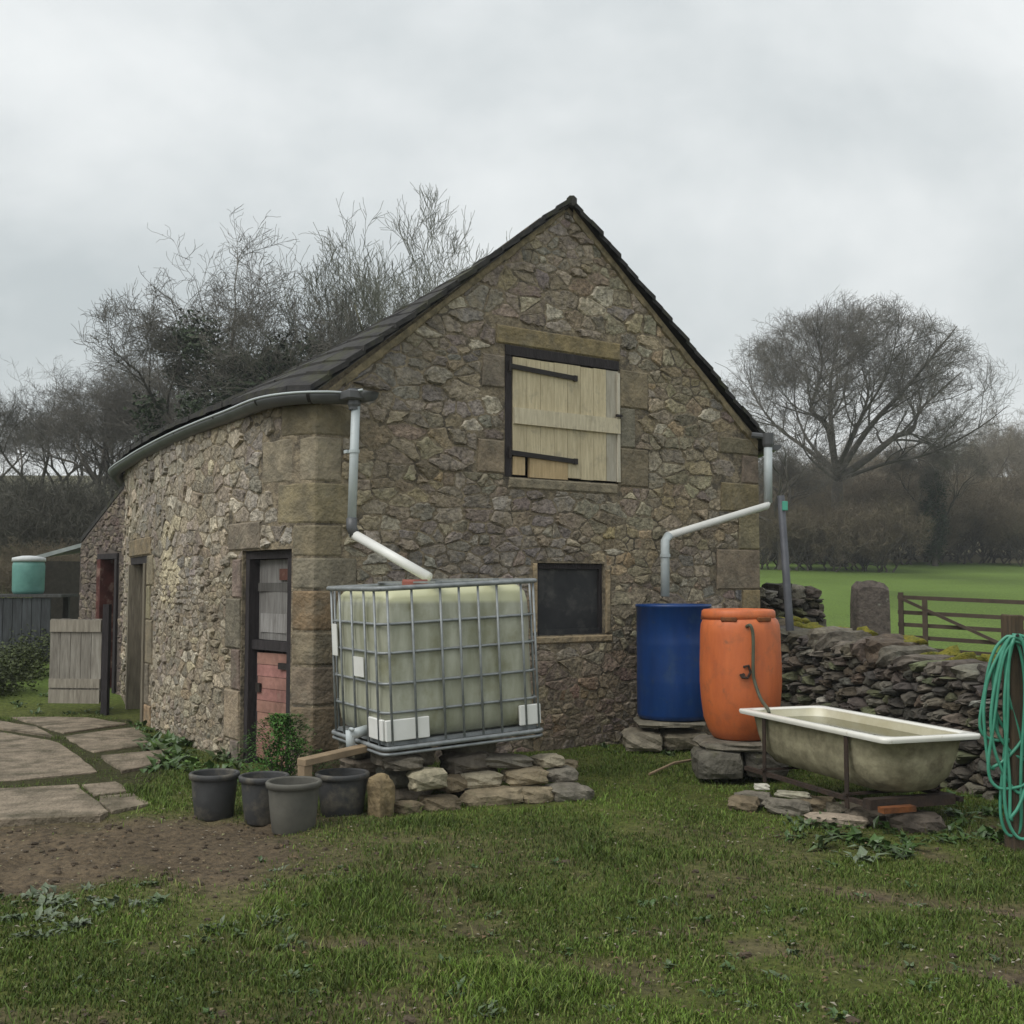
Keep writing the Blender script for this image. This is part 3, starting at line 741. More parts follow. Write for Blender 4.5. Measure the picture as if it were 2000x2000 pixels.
gbox(lu0 + .002, lu1 - .002, zm - .07, zm + .07, .011, .034, 'ledge', M_SHUT, hs, (0.68, 0.63, 0.50), True)
gbox(lu1 - .03, lu1 + .002, lz0, zm - .075, .011, .026, 'edge_strip', M_SHUT, hs, (0.66, 0.63, 0.56), True)
gbox(lu1 - .03, lu1 + .002, zm + .075, lz1 - .02, .011, .026, 'edge_strip', M_SHUT, hs, (0.66, 0.63, 0.56), True)
for zc in (lz1 - .10, lz0 + .18):
    b = MB(); p0 = gab(lu0 - .04, zc + .012, .022); p1 = gab(lu0 + .68, zc - .022, .022)
    b.box((p0 + p1) / 2, (p1 - p0) / 2, NG * .006, Vector((0, 0, .021))); b.box(p1, E2 * .02, NG * .009, Vector((0, 0, .026)))
    b.tube([p0 + V3(0, 0, -.05) + NG * .004, p0 + V3(0, 0, .05) + NG * .004], .014, 8)
    b.build('strap_hinge', M_IRON, hs)
gbox(lu1 - .055, lu1 + .01, zm + .085, zm + .107, .026, .05, 'latch', M_IRON, hs)

# ---- small window with a dusty board
wn_ = empty('window', gab((WIN[0] + WIN[1]) / 2, WIN[2], 0), None, None, parent=barn)
gbox(WIN[0] + .03, WIN[1] - .03, WIN[2] + .03, WIN[3] - .03, -.075, -.06, 'pane', M_WINDOW, wn_)
gbox(WIN[0] + .001, WIN[0] + .035, WIN[2] + .002, WIN[3] - .002, -.10, -.035, 'frame', M_DKWOOD, wn_)
gbox(WIN[1] - .035, WIN[1] - .001, WIN[2] + .002, WIN[3] - .002, -.10, -.035, 'frame', M_DKWOOD, wn_)
gbox(WIN[0] + .036, WIN[1] - .036, WIN[3] - .05, WIN[3] - .002, -.10, -.03, 'frame', M_DKWOOD, wn_)
gbox(WIN[0] + .036, WIN[1] - .036, WIN[2] + .002, WIN[2] + .05, -.10, -.03, 'frame', M_WINDOW, wn_)

# ---- stable door in the side wall
def sbox(u0, u1, v0, v1, d0, d1, name, m, par, col=None, vc=False, jit=0.0, tilt=0.0):
    n = 1; b = MB(); a, c = side(u0, 0, 0), side(u1, 0, 0); ax = (c - a); ln = ax.length; ax.normalize(); nn_ = Vector((-ax.y, ax.x, 0))
    ctr = (a + c) / 2 + nn_ * (d0 + d1) / 2; ctr.z = (v0 + v1) / 2
    b.box(ctr, ax * ln / 2 + V3(0, 0, tilt), nn_ * abs(d1 - d0) / 2, Vector((0, 0, (v1 - v0) / 2)), col, jit)
    return b.build(name, m, par, vc=vc)
D0, D1, DZ0, DZ1 = DOOR
sdr = empty('stable_door', side((D0 + D1) / 2, 0, 0), None, None, parent=barn)
sbox(D0 + .002, D0 + .075, 0, DZ1 - .07, -.17, -.03, 'jamb', M_DKWOOD, sdr)
sbox(D1 - .075, D1 - .002, -.05, DZ1 - .07, -.17, -.03, 'jamb', M_DKWOOD, sdr)
sbox(D0 + .002, D1 - .002, DZ1 - .068, DZ1 - .003, -.17, -.03, 'head', M_DKWOOD, sdr)
zs = 0.94
nb_ = 4; ed = np.linspace(D0 + .08, D1 - .08, nb_ + 1)
for i in range(nb_):
    k = rs.uniform(.85, 1.1); sbox(ed[i] + .002, ed[i + 1] - .002, zs + .06, DZ1 - .075, -.14, -.12 + rs.uniform(0, .004), 'upper_board', M_GREYWOOD, sdr, (0.22 * k, 0.212 * k, 0.205 * k), True)
sbox(D0 + .085, D1 - .10, DZ1 - .33, DZ1 - .26, -.118, -.10, 'rail', M_GREYWOOD, sdr, (0.11, 0.105, 0.10), True)
sbox(D0 + .10, D0 + .30, DZ1 - .24, DZ1 - .15, -.117, -.10, 'red_brown_patch', M_PINK, sdr, (0.13, 0.06, 0.045), True)
sbox(D0 + .20, D1 - .14, zs + .12, zs + .27, -.117, -.107, 'pale_board', M_GREYWOOD, sdr, (0.29, 0.28, 0.275), True)
sbox(D0 + .076, D1 - .076, zs - .02, zs + .055, -.15, -.06, 'middle_rail', M_DKWOOD, sdr)
zb = 0.04; nh = 9; hz = np.linspace(zb, zs - .04, nh + 1)
for i in range(nh):
    k = rs.uniform(.86, 1.12); c = (0.38 * k, 0.20 * k * rs.uniform(.95, 1.1), 0.17 * k)
    sbox(D0 + .09, D1 - .13 + rs.uniform(-.004, .004), hz[i] + .002, hz[i + 1] - .002, -.125, -.095 + rs.uniform(0, .006), 'lower_board', M_PINK, sdr, c, True, tilt=-.004 if i else .02)
sbox(D1 - .125, D1 - .08, zb, zs - .04, -.13, -.10, 'edge_post', M_DKWOOD, sdr)
sbox(D0 + .09, D0 + .27, zs - .16, zs - .11, -.092, -.08, 'hinge', M_IRON, sdr)
sbox(D1 - .20, D1 - .12, zs - .36, zs - .29, -.092, -.075, 'bolt', M_IRON, sdr)
# ---- far doorway in the side wall
F0, F1, FZ0, FZ1 = DOOR2
fd = empty('far_door', side((F0 + F1) / 2, 0, 0), None, None, parent=barn)
for i in range(4):
    e_ = np.linspace(F0 + .1, F1 - .1, 5); k = rs.uniform(.8, 1.1)
    sbox(e_[i] + .003, e_[i + 1] - .003, .02, FZ1 - .08, -.22, -.20, 'board', M_GREYWOOD, fd, (.12 * k, .11 * k, .095 * k), True)
sbox(F0 + .002, F0 + .10, -.04, FZ1 - .08, -.26, .03, 'jamb', M_GREYWOOD, fd, (.19, .165, .125), True)
sbox(F1 - .10, F1 - .002, -.04, FZ1 - .08, -.26, .03, 'jamb', M_GREYWOOD, fd, (.25, .22, .17), True)
sbox(F0 + .002, F1 - .002, FZ1 - .078, FZ1 - .003, -.26, .0, 'head', M_DKWOOD, fd)

# ---- gutters and downpipes
GP = [at(724, 760, 8.42)] + [at(px, py, (1.5) * 2200 / (HORIZON - py) - 0.05) for px, py in ((686, 757), (640, 754), (575, 756), (516, 766), (459, 789), (407, 809), (355, 831), (303, 857), (265, 879), (226, 907))]
gz = EAVE_Z - .03
gpath = smooth_path([(p.x, p.y) for p in GP] + [(-5.36, 15.35), (-5.85, 17.0)], 6)
b = MB(); rr = .078; vs = []; fs = []; K = 9
for i, (x, y) in enumerate(gpath):
    a = Vector(gpath[max(i - 1, 0)] + (0,)); c = Vector(gpath[min(i + 1, len(gpath) - 1)] + (0,)); t = (c - a).normalized(); s_ = Vector((-t.y, t.x, 0))
    z = gz - .004 * i * .1
    for (ra) in (rr, rr - .008):
        for q in range(K):
            an = math.pi * q / (K - 1)
            vs.append(Vector((x, y, z)) + s_ * math.cos(an) * ra - V3(0, 0, math.sin(an) * ra))
m2 = 2 * K
for i in range(len(gpath) - 1):
    for q in range(K - 1):
        a = i * m2 + q; fs.append((a, a + m2, a + m2 + 1, a + 1)); a += K; fs.append((a, a + 1, a + m2 + 1, a + m2))
    for q in (0, K - 1):
        a = i * m2 + q; fs.append((a, a + K, a + m2 + K, a + m2))
fs.append(tuple(range(K))); e_ = (len(gpath) - 1) * m2; fs.append(tuple(range(e_, e_ + K)))
b.add(vs, fs)
gut = b.build('gutter', M_GUTTER, barn, smooth=True)
b = MB()                    # rolled bead on the outer lip, pale to paint the light along its edge
bead = []
for i, (x, y) in enumerate(gpath):
    a = Vector(gpath[max(i - 1, 0)] + (0,)); c = Vector(gpath[min(i + 1, len(gpath) - 1)] + (0,)); t = (c - a).normalized()
    bead.append(V3(x, y, gz - .0004 * i) + Vector((-t.y, t.x, 0)) * rr)
b.tube(bead, .010, 6); b.build('lit_lip', M_PIPE, gut, smooth=True)
b = MB(); p = at(692, 765, 8.45); b.lathe([(.001, .02), (.05, .02), (.05, -.10), (.042, -.12), (.042, -.14)], p, 14); b.box(p + V3(.0, 0, -.03), E2 * .085, NG * .078, V3(0, 0, .035), bev=.01)
b.build('outlet', M_GUTTER, gut)
for gi in range(6, len(gpath) - 8, 9):
    a, c = Vector(gpath[gi] + (0,)), Vector(gpath[gi + 1] + (0,)); t = (c - a).normalized(); s_ = Vector((-t.y, t.x, 0)); b = MB(); arc = [V3(a.x, a.y, gz) + s_ * math.cos(math.pi * q / 8) * (rr + .006) - V3(0, 0, math.sin(math.pi * q / 8) * (rr + .006)) for q in range(9)]
    b.add([p + t * d for p in arc for d in (-.014, .014)], [(2 * q, 2 * q + 1, 2 * q + 3, 2 * q + 2) for q in range(8)]); b.build('bracket', M_IRON, gut)
def pipe(pts, r, name, m, par, n=12):
    b = MB(); b.tube(pts, r, n); return b.build(name, m, par, smooth=True)
pt, pb = at(695, 790, 8.45), at(687, 1020, 8.45)
dp = pipe([pt, pb], .034, 'downpipe', M_PIPE, barn)
b = MB(); zc = (pt + pb) / 2; b.lathe([(.036, -.012), (.041, -.012), (.041, .012), (.036, .012)], zc + (pt - pb) * .1, 14); b.box(zc + (pt - pb) * .1 - NG * .05, E2 * .05, NG * .025, V3(0, 0, .012)); b.build('bracket', M_PIPE, dp)
e1 = at(686, 1042, 8.45)
pipe([pb + V3(0, 0, .03), pb + V3(0, 0, -.04), e1 + V3(.03, -.01, -.015)], .042, 'elbow', M_GUTTER, dp)
pipe([e1 + V3(.01, 0, 0), at(838, 1128, 8.02)], .036, 'slanting_pipe', M_PIPEW, dp)
# right-hand pipe
q0, q1, q2, q3, q4 = at(1500, 868, 11.25), at(1500, 982, 11.22), at(1497, 988, 11.2), at(1306, 1046, 10.45), at(1299, 1056, 10.4)
dp2 = pipe([q0, q1], .042, 'downpipe', M_PIPE, barn)
pipe([q1 + V3(0, 0, .02), q2, q3], .036, 'slanting_pipe', M_PIPEW, dp2)
pipe([q3, q4, at(1299, 1165, 10.38)], .042, 'lower_pipe', M_PIPE, dp2)
b = MB(); b.lathe([(.044, -.015), (.049, -.015), (.049, .015), (.044, .015)], at(1299, 1085, 10.39), 14); b.build('pipe_collar', M_PIPE, dp2)
b = MB(); b.lathe([(.001, .05), (.06, .05), (.055, -.06), (.046, -.09)], q0 + V3(0, 0, .06), 14)
b.tube([q0 + V3(-.16, .02, .10), q0 + V3(-.02, 0, .08)], .03, 8); b.build('outlet', M_GUTTER, dp2)
b = MB(); er0, er1 = eaveR(0), eaveR(1); dd = (er1 - er0).normalized(); sx_ = Vector((dd.y, -dd.x, 0)); vs = []; fs = []
for i, p in enumerate((er0 + sx_ * .02 - dd * .03, er1 + sx_ * .02)):
    for q in range(9):
        an = math.pi * q / 8; vs.append(p + sx_ * (math.cos(an) * .06 + .02) - V3(0, 0, math.sin(an) * .06 + .0))
for q in range(8): fs.append((q, q + 1, q + 10, q + 9))
fs.append(tuple(range(9))); b.add(vs, fs); b.build('gutter', M_GUTTER, barn)

# ================================================================== low outshut beyond the far door
ou = empty('outshut', (-5.2, 14.3, 0), 'low dark brown stone outshut built against the far end of the barn', 'outbuilding')
OA, OB = V3(-4.62, 13.72, 0), V3(-5.72, 14.95, 0); OE = (OB - OA); OL = OE.length; OE.normalize(); ON = Vector((-OE.y, OE.x, 0)); 
if ON.y > 0: ON = -ON
def outf(u, v, d=0): 
    p = OA + OE * u + ON * d; return V3(p.x, p.y, v)
zt0, zt1 = 2.78, 1.98
ohole = (0.40, 1.02, -.1, 1.83)
hw = holed_wall(outf, 0, OL, -.1, zt0, [ohole], .5, [((zt0 - zt1) / OL, 1, zt0)], thick=.25).build('wall', M_BRICKWALL, ou, vc=True)
for v_, f_ in (('Col', (0.12, 0.098, 0.085)),):
    a = hw.data.color_attributes['Col']; a.data.foreach_set('color', np.tile(np.array([*f_, 1], dtype=np.float32), len(hw.data.vertices)))
b = MB()
for poly, ar in rubble(0, OL, -.1, zt0, [((zt0 - zt1) / OL, 1, zt0 - .02)], [(ohole[0] - .02, ohole[1] + .02, -.2, ohole[3] + .02)], random.Random(77), rowh=(.06, .14)):
    geo = stone_geo(poly, outf, rs.uniform(.004, .018), rs)
    if geo: b.add(geo[0], geo[1], pick([((.17, .14, .125), 3), ((.135, .11, .10), 3), ((.20, .17, .14), 1)], rs))
o = b.build('rubble_stonework', M_STONE, hw, vc=True); o['kind'] = 'stuff'
b = MB(); b.box((outf(0, zt0, .05) + outf(OL, zt1, .05)) / 2 + Vector((.5, .42, .06)), (outf(OL + .08, zt1 - .02, 0) - outf(-.0, zt0, 0)) / 2, -ON * .6, V3(0, 0, .03)); b.build('roof', M_SLATE, ou)
def obox(u0, u1, v0, v1, d0, d1, name, m, par, col=None):
    b = MB(); b.box(outf((u0 + u1) / 2, (v0 + v1) / 2, (d0 + d1) / 2), OE * (u1 - u0) / 2, ON * (d1 - d0) / 2, V3(0, 0, (v1 - v0) / 2), col); return b.build(name, m, par, vc=col is not None)
obox(ohole[0] + .002, ohole[0] + .07, -.05, ohole[3] - .07, -.15, .03, 'door_jamb', M_DKWOOD, ou)
obox(ohole[1] - .12, ohole[1] - .002, -.05, ohole[3] - .07, -.15, .035, 'door_jamb', M_PINK, ou, (.10, .035, .03))
obox(ohole[0] + .002, ohole[1] - .002, ohole[3] - .068, ohole[3] - .002, -.15, .03, 'door_head', M_DKWOOD, ou)
obox(ohole[0] + .072, ohole[1] - .122, -.04, ohole[3] - .072, -.17, -.15, 'doorway_shade', M_DKWOOD, ou)  # dark sheet standing in for the shade inside the open doorway
b = MB(); b.box(outf(OL, (zt1) / 2 - .05, -.45), ON * .45, OE * .02, V3(0, 0, zt1 / 2), (.08, .065, .058)); b.build('end_wall', M_BRICKWALL, ou, vc=True)

# ---- open half door of grey boards
hd = empty('half_door', (-4.85, 12.75, 0), 'weathered grey boarded half door standing open beside the outshut doorway', 'door')
A_, B_ = V3(-4.56, 12.6, 0), V3(-5.16, 12.66, 0); he = (B_ - A_).normalized(); hn = Vector((-he.y, he.x, 0)); hn = hn if hn.y < 0 else -hn; hl = (B_ - A_).length
def hdf(u, v, d): p = A_ + he * u + hn * d; return V3(p.x, p.y, v)
for i in range(5):
    k = rs.uniform(.85, 1.1); u0, u1 = hl * i / 5, hl * (i + 1) / 5
    b = MB(); b.box(hdf((u0 + u1) / 2, .60, 0), he * (u1 - u0 - .005) / 2, hn * .011, V3(0, 0, .46 + rs.uniform(-.01, .01)), (.30 * k, .28 * k, .245 * k)); b.build('plank', M_GREYWOOD, hd, vc=True)
for z_, h_ in ((.98, .065), (.92 - .72, .075), (.345, .05)):
    b = MB(); b.box(hdf(hl / 2, z_, .022), he * hl * .49, hn * .010, V3(0, 0, h_), (.33, .30, .25)); b.build('ledge', M_GREYWOOD, hd, vc=True)
b = MB(); b.box(hdf(-.05, .58, 0), he * .035, hn * .035, V3(0, 0, .64)); b.build('hanging_post', M_DKWOOD, hd)


# ================================================================== yard paving
yp = mesh_obj('yard_paving', [(-9, 7.6, -.002), (-2.6, 7.6, -.002), (-2.75, 9.4, -.002), (-4.1, 12.2, -.002), (-9, 12.2, -.002)], [(0, 1, 2, 3, 4)], M_GROUND, cols=[(0.05, 0.05, 0.022)] * 5); yp['kind'] = 'structure'
SL = [[(-260, 1552), (150, 1532), (212, 1584), (196, 1592), (-260, 1606)], [(-260, 1432), (-10, 1424), (115, 1447), (193, 1504), (30, 1520), (-260, 1530)],
      [(-260, 1404), (-60, 1398), (70, 1418), (108, 1438), (-20, 1418), (-260, 1424)], [(124, 1436), (262, 1418), (318, 1448), (180, 1466)], [(198, 1476), (338, 1462), (310, 1492), (240, 1506)],
      [(160, 1530), (228, 1524), (256, 1541), (186, 1549)], [(190, 1553), (258, 1546), (292, 1567), (218, 1583)], [(20, 1398), (170, 1400), (248, 1412), (122, 1429)]]
for poly in SL:
    P0 = [on_z(x, y, .02) for x, y in poly]; P = []
    for i, p in enumerate(P0):
        q = P0[(i + 1) % len(P0)]; k = max(1, int((q - p).length / .16))
        for j in range(k): P.append(p.lerp(q, j / k) + V3(rs.uniform(-.014, .014), rs.uniform(-.014, .014), 0))
    n = len(P); cx = sum((p for p in P), Vector()) / n; b = MB(); ph = rs.uniform(-.008, .01); tx_, ty_ = rs.uniform(-.006, .006), rs.uniform(-.006, .006)
    vs = []
    for k_, z_ in ((1.0, -.06), (1.0, .010), (.985, .017)):
        vs += [V3(cx.x + (p.x - cx.x) * k_, cx.y + (p.y - cx.y) * k_, z_ + ((ph + tx_ * (p.x - cx.x) + ty_ * (p.y - cx.y) + rs.uniform(-.003, .003)) if z_ > 0 else 0)) for i, p in enumerate(P)]
    fs = []
    for r_ in range(2): fs += [(r_ * n + i, r_ * n + (i + 1) % n, (r_ + 1) * n + (i + 1) % n, (r_ + 1) * n + i) for i in range(n)]
    fs.append(tuple(range(2 * n, 3 * n))); b.add(vs, fs); b.build('paving_slab', M_SLAB, yp)

# ================================================================== caged water tank
A = V3(-.795, 7.22, .38); t1 = Vector((.881, .473, .048)).normalized(); t2 = Vector((-.473, .881, 0)).normalized(); t2 = (t2 - t1 * t1.dot(t2)).normalized(); t3 = t1.cross(t2).normalized()
TL, TD, TH = 1.125, 0.98, 1.05
def tk(a, b_, c): return A + t1 * a + t2 * b_ + t3 * c
tank = empty('caged_water_tank', (-.6, 7.8, .38), 'cloudy white plastic water tank in a galvanised cage, green with algae', 'water tank')
def rrect(x0, x1, y0, y1, r, k=5):
    out = []
    for cx, cy, a0 in ((x1 - r, y1 - r, 0), (x0 + r, y1 - r, 90), (x0 + r, y0 + r, 180), (x1 - r, y0 + r, 270)):
        for i in range(k): a = R(a0 + 90 * i / (k - 1)); out.append((cx + r * math.cos(a), cy + r * math.sin(a)))
    return out
b = MB(); vs = []; fs = []; z0_, z1_ = .06, TH - .02
lev = [(z0_, .07), (z0_ + .02, .03), (z0_ + .07, .004)] + [(z0_ + .07 + (z1_ - z0_ - .19) * i / 9, .0 + .004 * math.sin(i * 2.1) - (.008 if i % 3 == 1 else 0)) for i in range(1, 9)] + [(z1_ - .12, .0), (z1_ - .06, .012), (z1_ - .02, .045), (z1_, .10)]
for z_, ins in lev:
    for x, y in rrect(.014 + ins, TL - .014 - ins, .014 + ins, TD - .014 - ins, max(.10 - ins * .3, .05), 6): vs.append(tk(x, y, z_))
n_ = 24
for i in range(len(lev) - 1):
    for k in range(n_): fs.append((i * n_ + k, i * n_ + (k + 1) % n_, (i + 1) * n_ + (k + 1) % n_, (i + 1) * n_ + k))
fs.append(tuple(range(n_))[::-1]); fs.append(tuple(range((len(lev) - 1) * n_, len(lev) * n_)))
b.add(vs, fs); bot = b.build('bottle', tank_material(1.33), tank, smooth=True)
b = MB(); b.lathe([(.001, .055), (.085, .055), (.09, .04), (.09, 0)], tk(.42, .42, z1_ - .005), 20); b.build('filler_cap', M_RED, bot)
ZR = [.245, .43, .625, .81]
for z_ in ZR:
    b = MB(); pts = [tk(x, y, z_ + .0) for x, y in rrect(.0, TL, .0, TD, .07, 4)]; pts.append(pts[0]); b.tube(pts, .0095, 6, cap=False); b.build('cage_ring', M_GALV, tank, smooth=True)
def tb(p, q, r, name, m=M_GALV, n=6): b = MB(); b.tube([p, q], r, n); return b.build(name, m, tank, smooth=True)
for fx in (.035, .185, .365, .485, .61, .735, .90, .985): 
    x = TL * fx; tb(tk(x, -.012, .03), tk(x, -.012, TH - .02), .0088, 'cage_bar'); tb(tk(x, TD + .012, .03), tk(x, TD + .012, TH - .02), .0088, 'cage_bar')
for fy in (.09, .28, .52, .76, .93):
    y = TD * fy; tb(tk(-.012, y, .03), tk(-.012, y, TH - .02), .0088, 'cage_bar'); tb(tk(TL + .012, y, .03), tk(TL + .012, y, TH - .02), .0088, 'cage_bar')
for z_, r_, nm in ((TH - .012, .017, 'top_frame'), (.022, .016, 'base_frame'), (-.012, .011, 'base_frame')):
    b = MB(); pts = [tk(x, y, z_) for x, y in rrect(-.02, TL + .02, -.02, TD + .02, .06, 4)]; pts.append(pts[0]); b.tube(pts, r_, 6, cap=False); b.build(nm, M_GALV, tank, smooth=True)
for x in (.4, .82): b = MB(); b.box(tk(x, TD / 2, TH + .012), t1 * .025, t2 * (TD / 2 + .02), t3 * .006); b.build('top_strap', M_GALV, tank)
b = MB(); b.box(tk(TL / 2, TD / 2, .045), t1 * (TL / 2 - .02), t2 * (TD / 2 - .02), t3 * .012); b.build('base_tray', M_GALV, tank)
for (x0, x1) in ((-.003, .30), (TL - .16, TL + .003)):           # white moulded corner guards
    b = MB(); b.box(tk((x0 + x1) / 2, -.001, .135), t1 * (x1 - x0) / 2, t2 * .012, t3 * .068, bev=.005); b.build('corner_guard', M_PIPEW, tank)
b = MB(); b.box(tk(-.001, .16, .135), t1 * .012, t2 * .13, t3 * .068, bev=.005); b.build('corner_guard', M_PIPEW, tank)
b = MB(); b.box(tk(-.016, .40, .52), t1 * .003, t2 * .09, t3 * .065); b.build('label_plate', M_PIPEW, tank)
b = MB(); b.box(tk(-.016, .86, .68), t1 * .003, t2 * .05, t3 * .11); b.build('label_plate', M_PIPEW, tank)
b = MB(); b.tube([tk(.02, .38, .10), tk(-.10, .38, .08)], .035, 10); b.tube([tk(-.10, .38, .11), tk(-.10, .38, -.02)], .032, 10); b.tube([tk(-.10, .38, .12), tk(-.12, .27, .13)], .012, 6); b.build('outlet_valve', M_PIPE, tank, smooth=True)

# ================================================================== loose stones
def stone(px, py, Y, wx, wy, wz, rot, col, label, group, zc=None, name='loose_stone', sq=5, rough=.1, z=None, tilt=0.0, cat='stone'):
    p = at(px, py, Y); 
    if z is not None: p.z = z
    ax = Vector((math.cos(rot), math.sin(rot), tilt)); ax.normalize(); ay = Vector((-math.sin(rot), math.cos(rot), 0)); az = ax.cross(ay)
    b = MB(); b.rock(p, ax * wx / 2, ay * wy / 2, az * wz / 2, col, rough, 4, sq)
    o = b.build(name, M_ROCK, None, vc=True, origin=(p.x, p.y, p.z - wz / 2), smooth=False)
    return tag(o, label, cat, group)
TS = 'rough stone slab in the low heap under the caged water tank'; TG = 'stones heaped under the water tank'
r0 = math.atan2(.473, .881)
tan_, grey, pale, brown = (.27, .22, .15), (.20, .18, .15), (.36, .315, .235), (.19, .15, .10)
HL = [('long tan block at the foot of the heap before the caged tank', 960, 7.50, .40, .115, tan_, -.2, .05, .24), ('grey block at the outer end of the heap by the gable', 1110, 7.66, .30, .12, grey, -.1, .05, .26), ('brown block at the foot of the heap beside the pale squared block', 860, 7.34, .26, .10, brown, -.15, .04, .22), ('chunky tan block between the grey and the long tan ones', 1040, 7.58, .24, .11, tan_, .1, .05, .24),
    ('pale block resting on the long tan one in the heap', 935, 7.62, .28, .095, pale, -.2, .15, .22), ('tan block lying on the second course of the tank heap', 1025, 7.70, .30, .10, tan_, -.25, .155, .24), ('small grey stone on the second course near the gable', 1098, 7.80, .20, .09, grey, .2, .15, .2), ('broad grey slab on top of the tank heap', 985, 7.78, .36, .085, grey, -.15, .245, .26), ('pale stone on top of the outer end of the heap', 1072, 7.86, .20, .08, pale, 0, .235, .2),
    ('little tan stone behind the heap, next to the gable wall', 1108, 8.1, .15, .06, tan_, .3, .17, .14), ('small brown stone beside the upright tan block', 800, 7.2, .15, .09, brown, .3, .04, .16), ('dark stone packed beneath the tank frame behind the slabs', 905, 7.72, .30, .12, (.14, .12, .10), 0, .255, .3), ('brown stone wedged under the tank between the pale blocks', 880, 7.52, .2, .1, brown, .1, .14, .2), ('dark flat stone under the near corner of the tank frame', 790, 7.35, .24, .08, (.12, .105, .085), -.1, .30, .22)]
for (lb_, px, Y, wx, wz, c, dr, z_, wy) in HL:
    stone(px, 1540, Y, wx, wy, wz, r0 + dr, c, lb_, TG, z=z_, tilt=rs.uniform(-.07, .07), rough=.09, sq=4.2)
stone(834, 1514, 7.30, .225, .20, .125, r0 - .1, (.37, .33, .24), 'pale squared stone block perched under the front edge of the caged tank', None, z=.205, tilt=.12)
stone(744, 1540, 7.12, .115, .16, .27, r0 + .2, (.25, .19, .11), 'upright tan stone block beneath the near corner of the caged tank', None, z=.125, rough=.08)
for (a_, b_) in ((.25, .32), (.72, .30), (.95, .75), (.2, .85)):
    p = tk(a_, b_, 0); zt_ = p.z - .022; z_ = -.02
    for j in range(3):
        h_ = (zt_ + .02) / 3; b = MB(); an = rs.uniform(-.4, .4) + r0; ax = V3(math.cos(an), math.sin(an), 0)
        b.rock(V3(p.x + rs.uniform(-.03, .03), p.y + rs.uniform(-.02, .02), z_ + h_ / 2), ax * rs.uniform(.15, .21), V3(-ax.y, ax.x, 0) * .15, V3(0, 0, h_ / 2 + .004), pick([((.16, .135, .105), 1), ((.12, .105, .085), 1), ((.20, .17, .125), 1)], rs), .07, 4, 4.5)
        tag(b.build('support_stone', M_ROCK, None, vc=True, origin=(p.x, p.y, z_)), 'dark stone of the rough piers carrying the caged water tank', 'stone', 'stone piers under the water tank'); z_ += h_

# ================================================================== blue and orange drums
bl = at(1316, 1290, 10.02); zb0, zb1 = at(1316, 1402, 10.02).z, at(1316, 1180, 10.02).z; bh = zb1 - zb0; br = .325
drum = empty('blue_drum', (bl.x, bl.y, zb0), 'open topped dark blue plastic drum catching the right hand downpipe', 'barrel')
b = MB(); pf = [(.001, .01), (br - .04, 0), (br - .01, .01), (br, .05)]
for f_ in (.33, .66): pf += [(br, f_ * bh - .03), (br + .001, f_ * bh - .012), (br + .001, f_ * bh + .012), (br, f_ * bh + .03)]
pf += [(br, bh - .03), (br + .010, bh - .022), (br + .010, bh - .004), (br, bh), (br - .02, bh), (br - .022, .1), (.001, .09)]
b.lathe(pf, (bl.x, bl.y, zb0), 48); b.build('shell', M_BLUE, drum, smooth=True)
b = MB(); b.lathe([(.001, 0), (br - .024, 0)], (bl.x, bl.y, zb1 - .12), 32); b.build('rainwater', M_WATER, drum)

oc = at(1446, 1300, 8.66); zo0, zo1 = at(1446, 1441, 8.66).z, at(1446, 1190, 8.66).z; oh = zo1 - zo0
od = empty('orange_drum', (oc.x, oc.y, zo0), 'scuffed orange plastic drum with a lid, standing by the old bath', 'barrel')
b = MB(); r_ = .308
b.lathe([(.001, .0), (.19, .0), (.215, .012), (.25, .07), (.282, .16), (.300, .30), (r_, .42), (r_, .55), (.304, .70), (.302, .80), (.296, .86), (.282, .895), (.262, .915), (.255, .93), (.255, oh - .03)], (oc.x, oc.y, zo0), 56)
b.build('shell', M_ORANGE, od, smooth=True)
b = MB(); b.lathe([(.255, oh - .075), (.274, oh - .07), (.280, oh - .045), (.276, oh - .012), (.262, oh), (.22, oh + .004), (.21, oh - .012), (.001, oh - .012)], (oc.x - .012, oc.y, zo0), 56); b.build('lid', M_ORANGE, od, smooth=True)
for a_ in (-118, -62, 30, 150):
    b = MB(); c = V3(oc.x + .272 * math.cos(R(a_)), oc.y + .272 * math.sin(R(a_)), zo0 + .905); tng = V3(-math.sin(R(a_)), math.cos(R(a_)), 0); rad = V3(math.cos(R(a_)), math.sin(R(a_)), 0)
    b.box(c, tng * .06, rad * .022, V3(0, 0, .016), bev=.006); b.build('hand_hold', M_ORUST_SLOT, od)  # dark boxes: the shade inside the hand slots put in as colour
fy = oc.y - r_ - .012
b = MB(); b.tube([at(1452, 1303, fy), at(1462, 1300, fy), at(1466, 1313, fy), at(1460, 1324, fy), at(1450, 1323, fy - .01), at(1446, 1317, fy)], .010, 6); b.tube([at(1452, 1318, fy - .005), at(1452, 1318, fy + .03)], .014, 6); b.build('tap_hook', M_RUST, od)
hp = smooth_path([tuple(at(x, y, Y)) for x, y, Y in ((1458, 1224, 8.36), (1466, 1222, 8.325), (1471, 1245, 8.325), (1471, 1310, 8.325), (1475, 1335, 8.32), (1486, 1365, 8.25), (1499, 1384, 8.05), (1502, 1392, 8.0))], 5)
b = MB(); b.tube(hp, .0125, 8); o = b.build('siphon_hose', M_GHOSE, None, smooth=True, origin=hp[-1]); tag(o, 'thin grey green hose running down the orange drum into the bath', 'hose')
PG = 'stones carrying the drums'
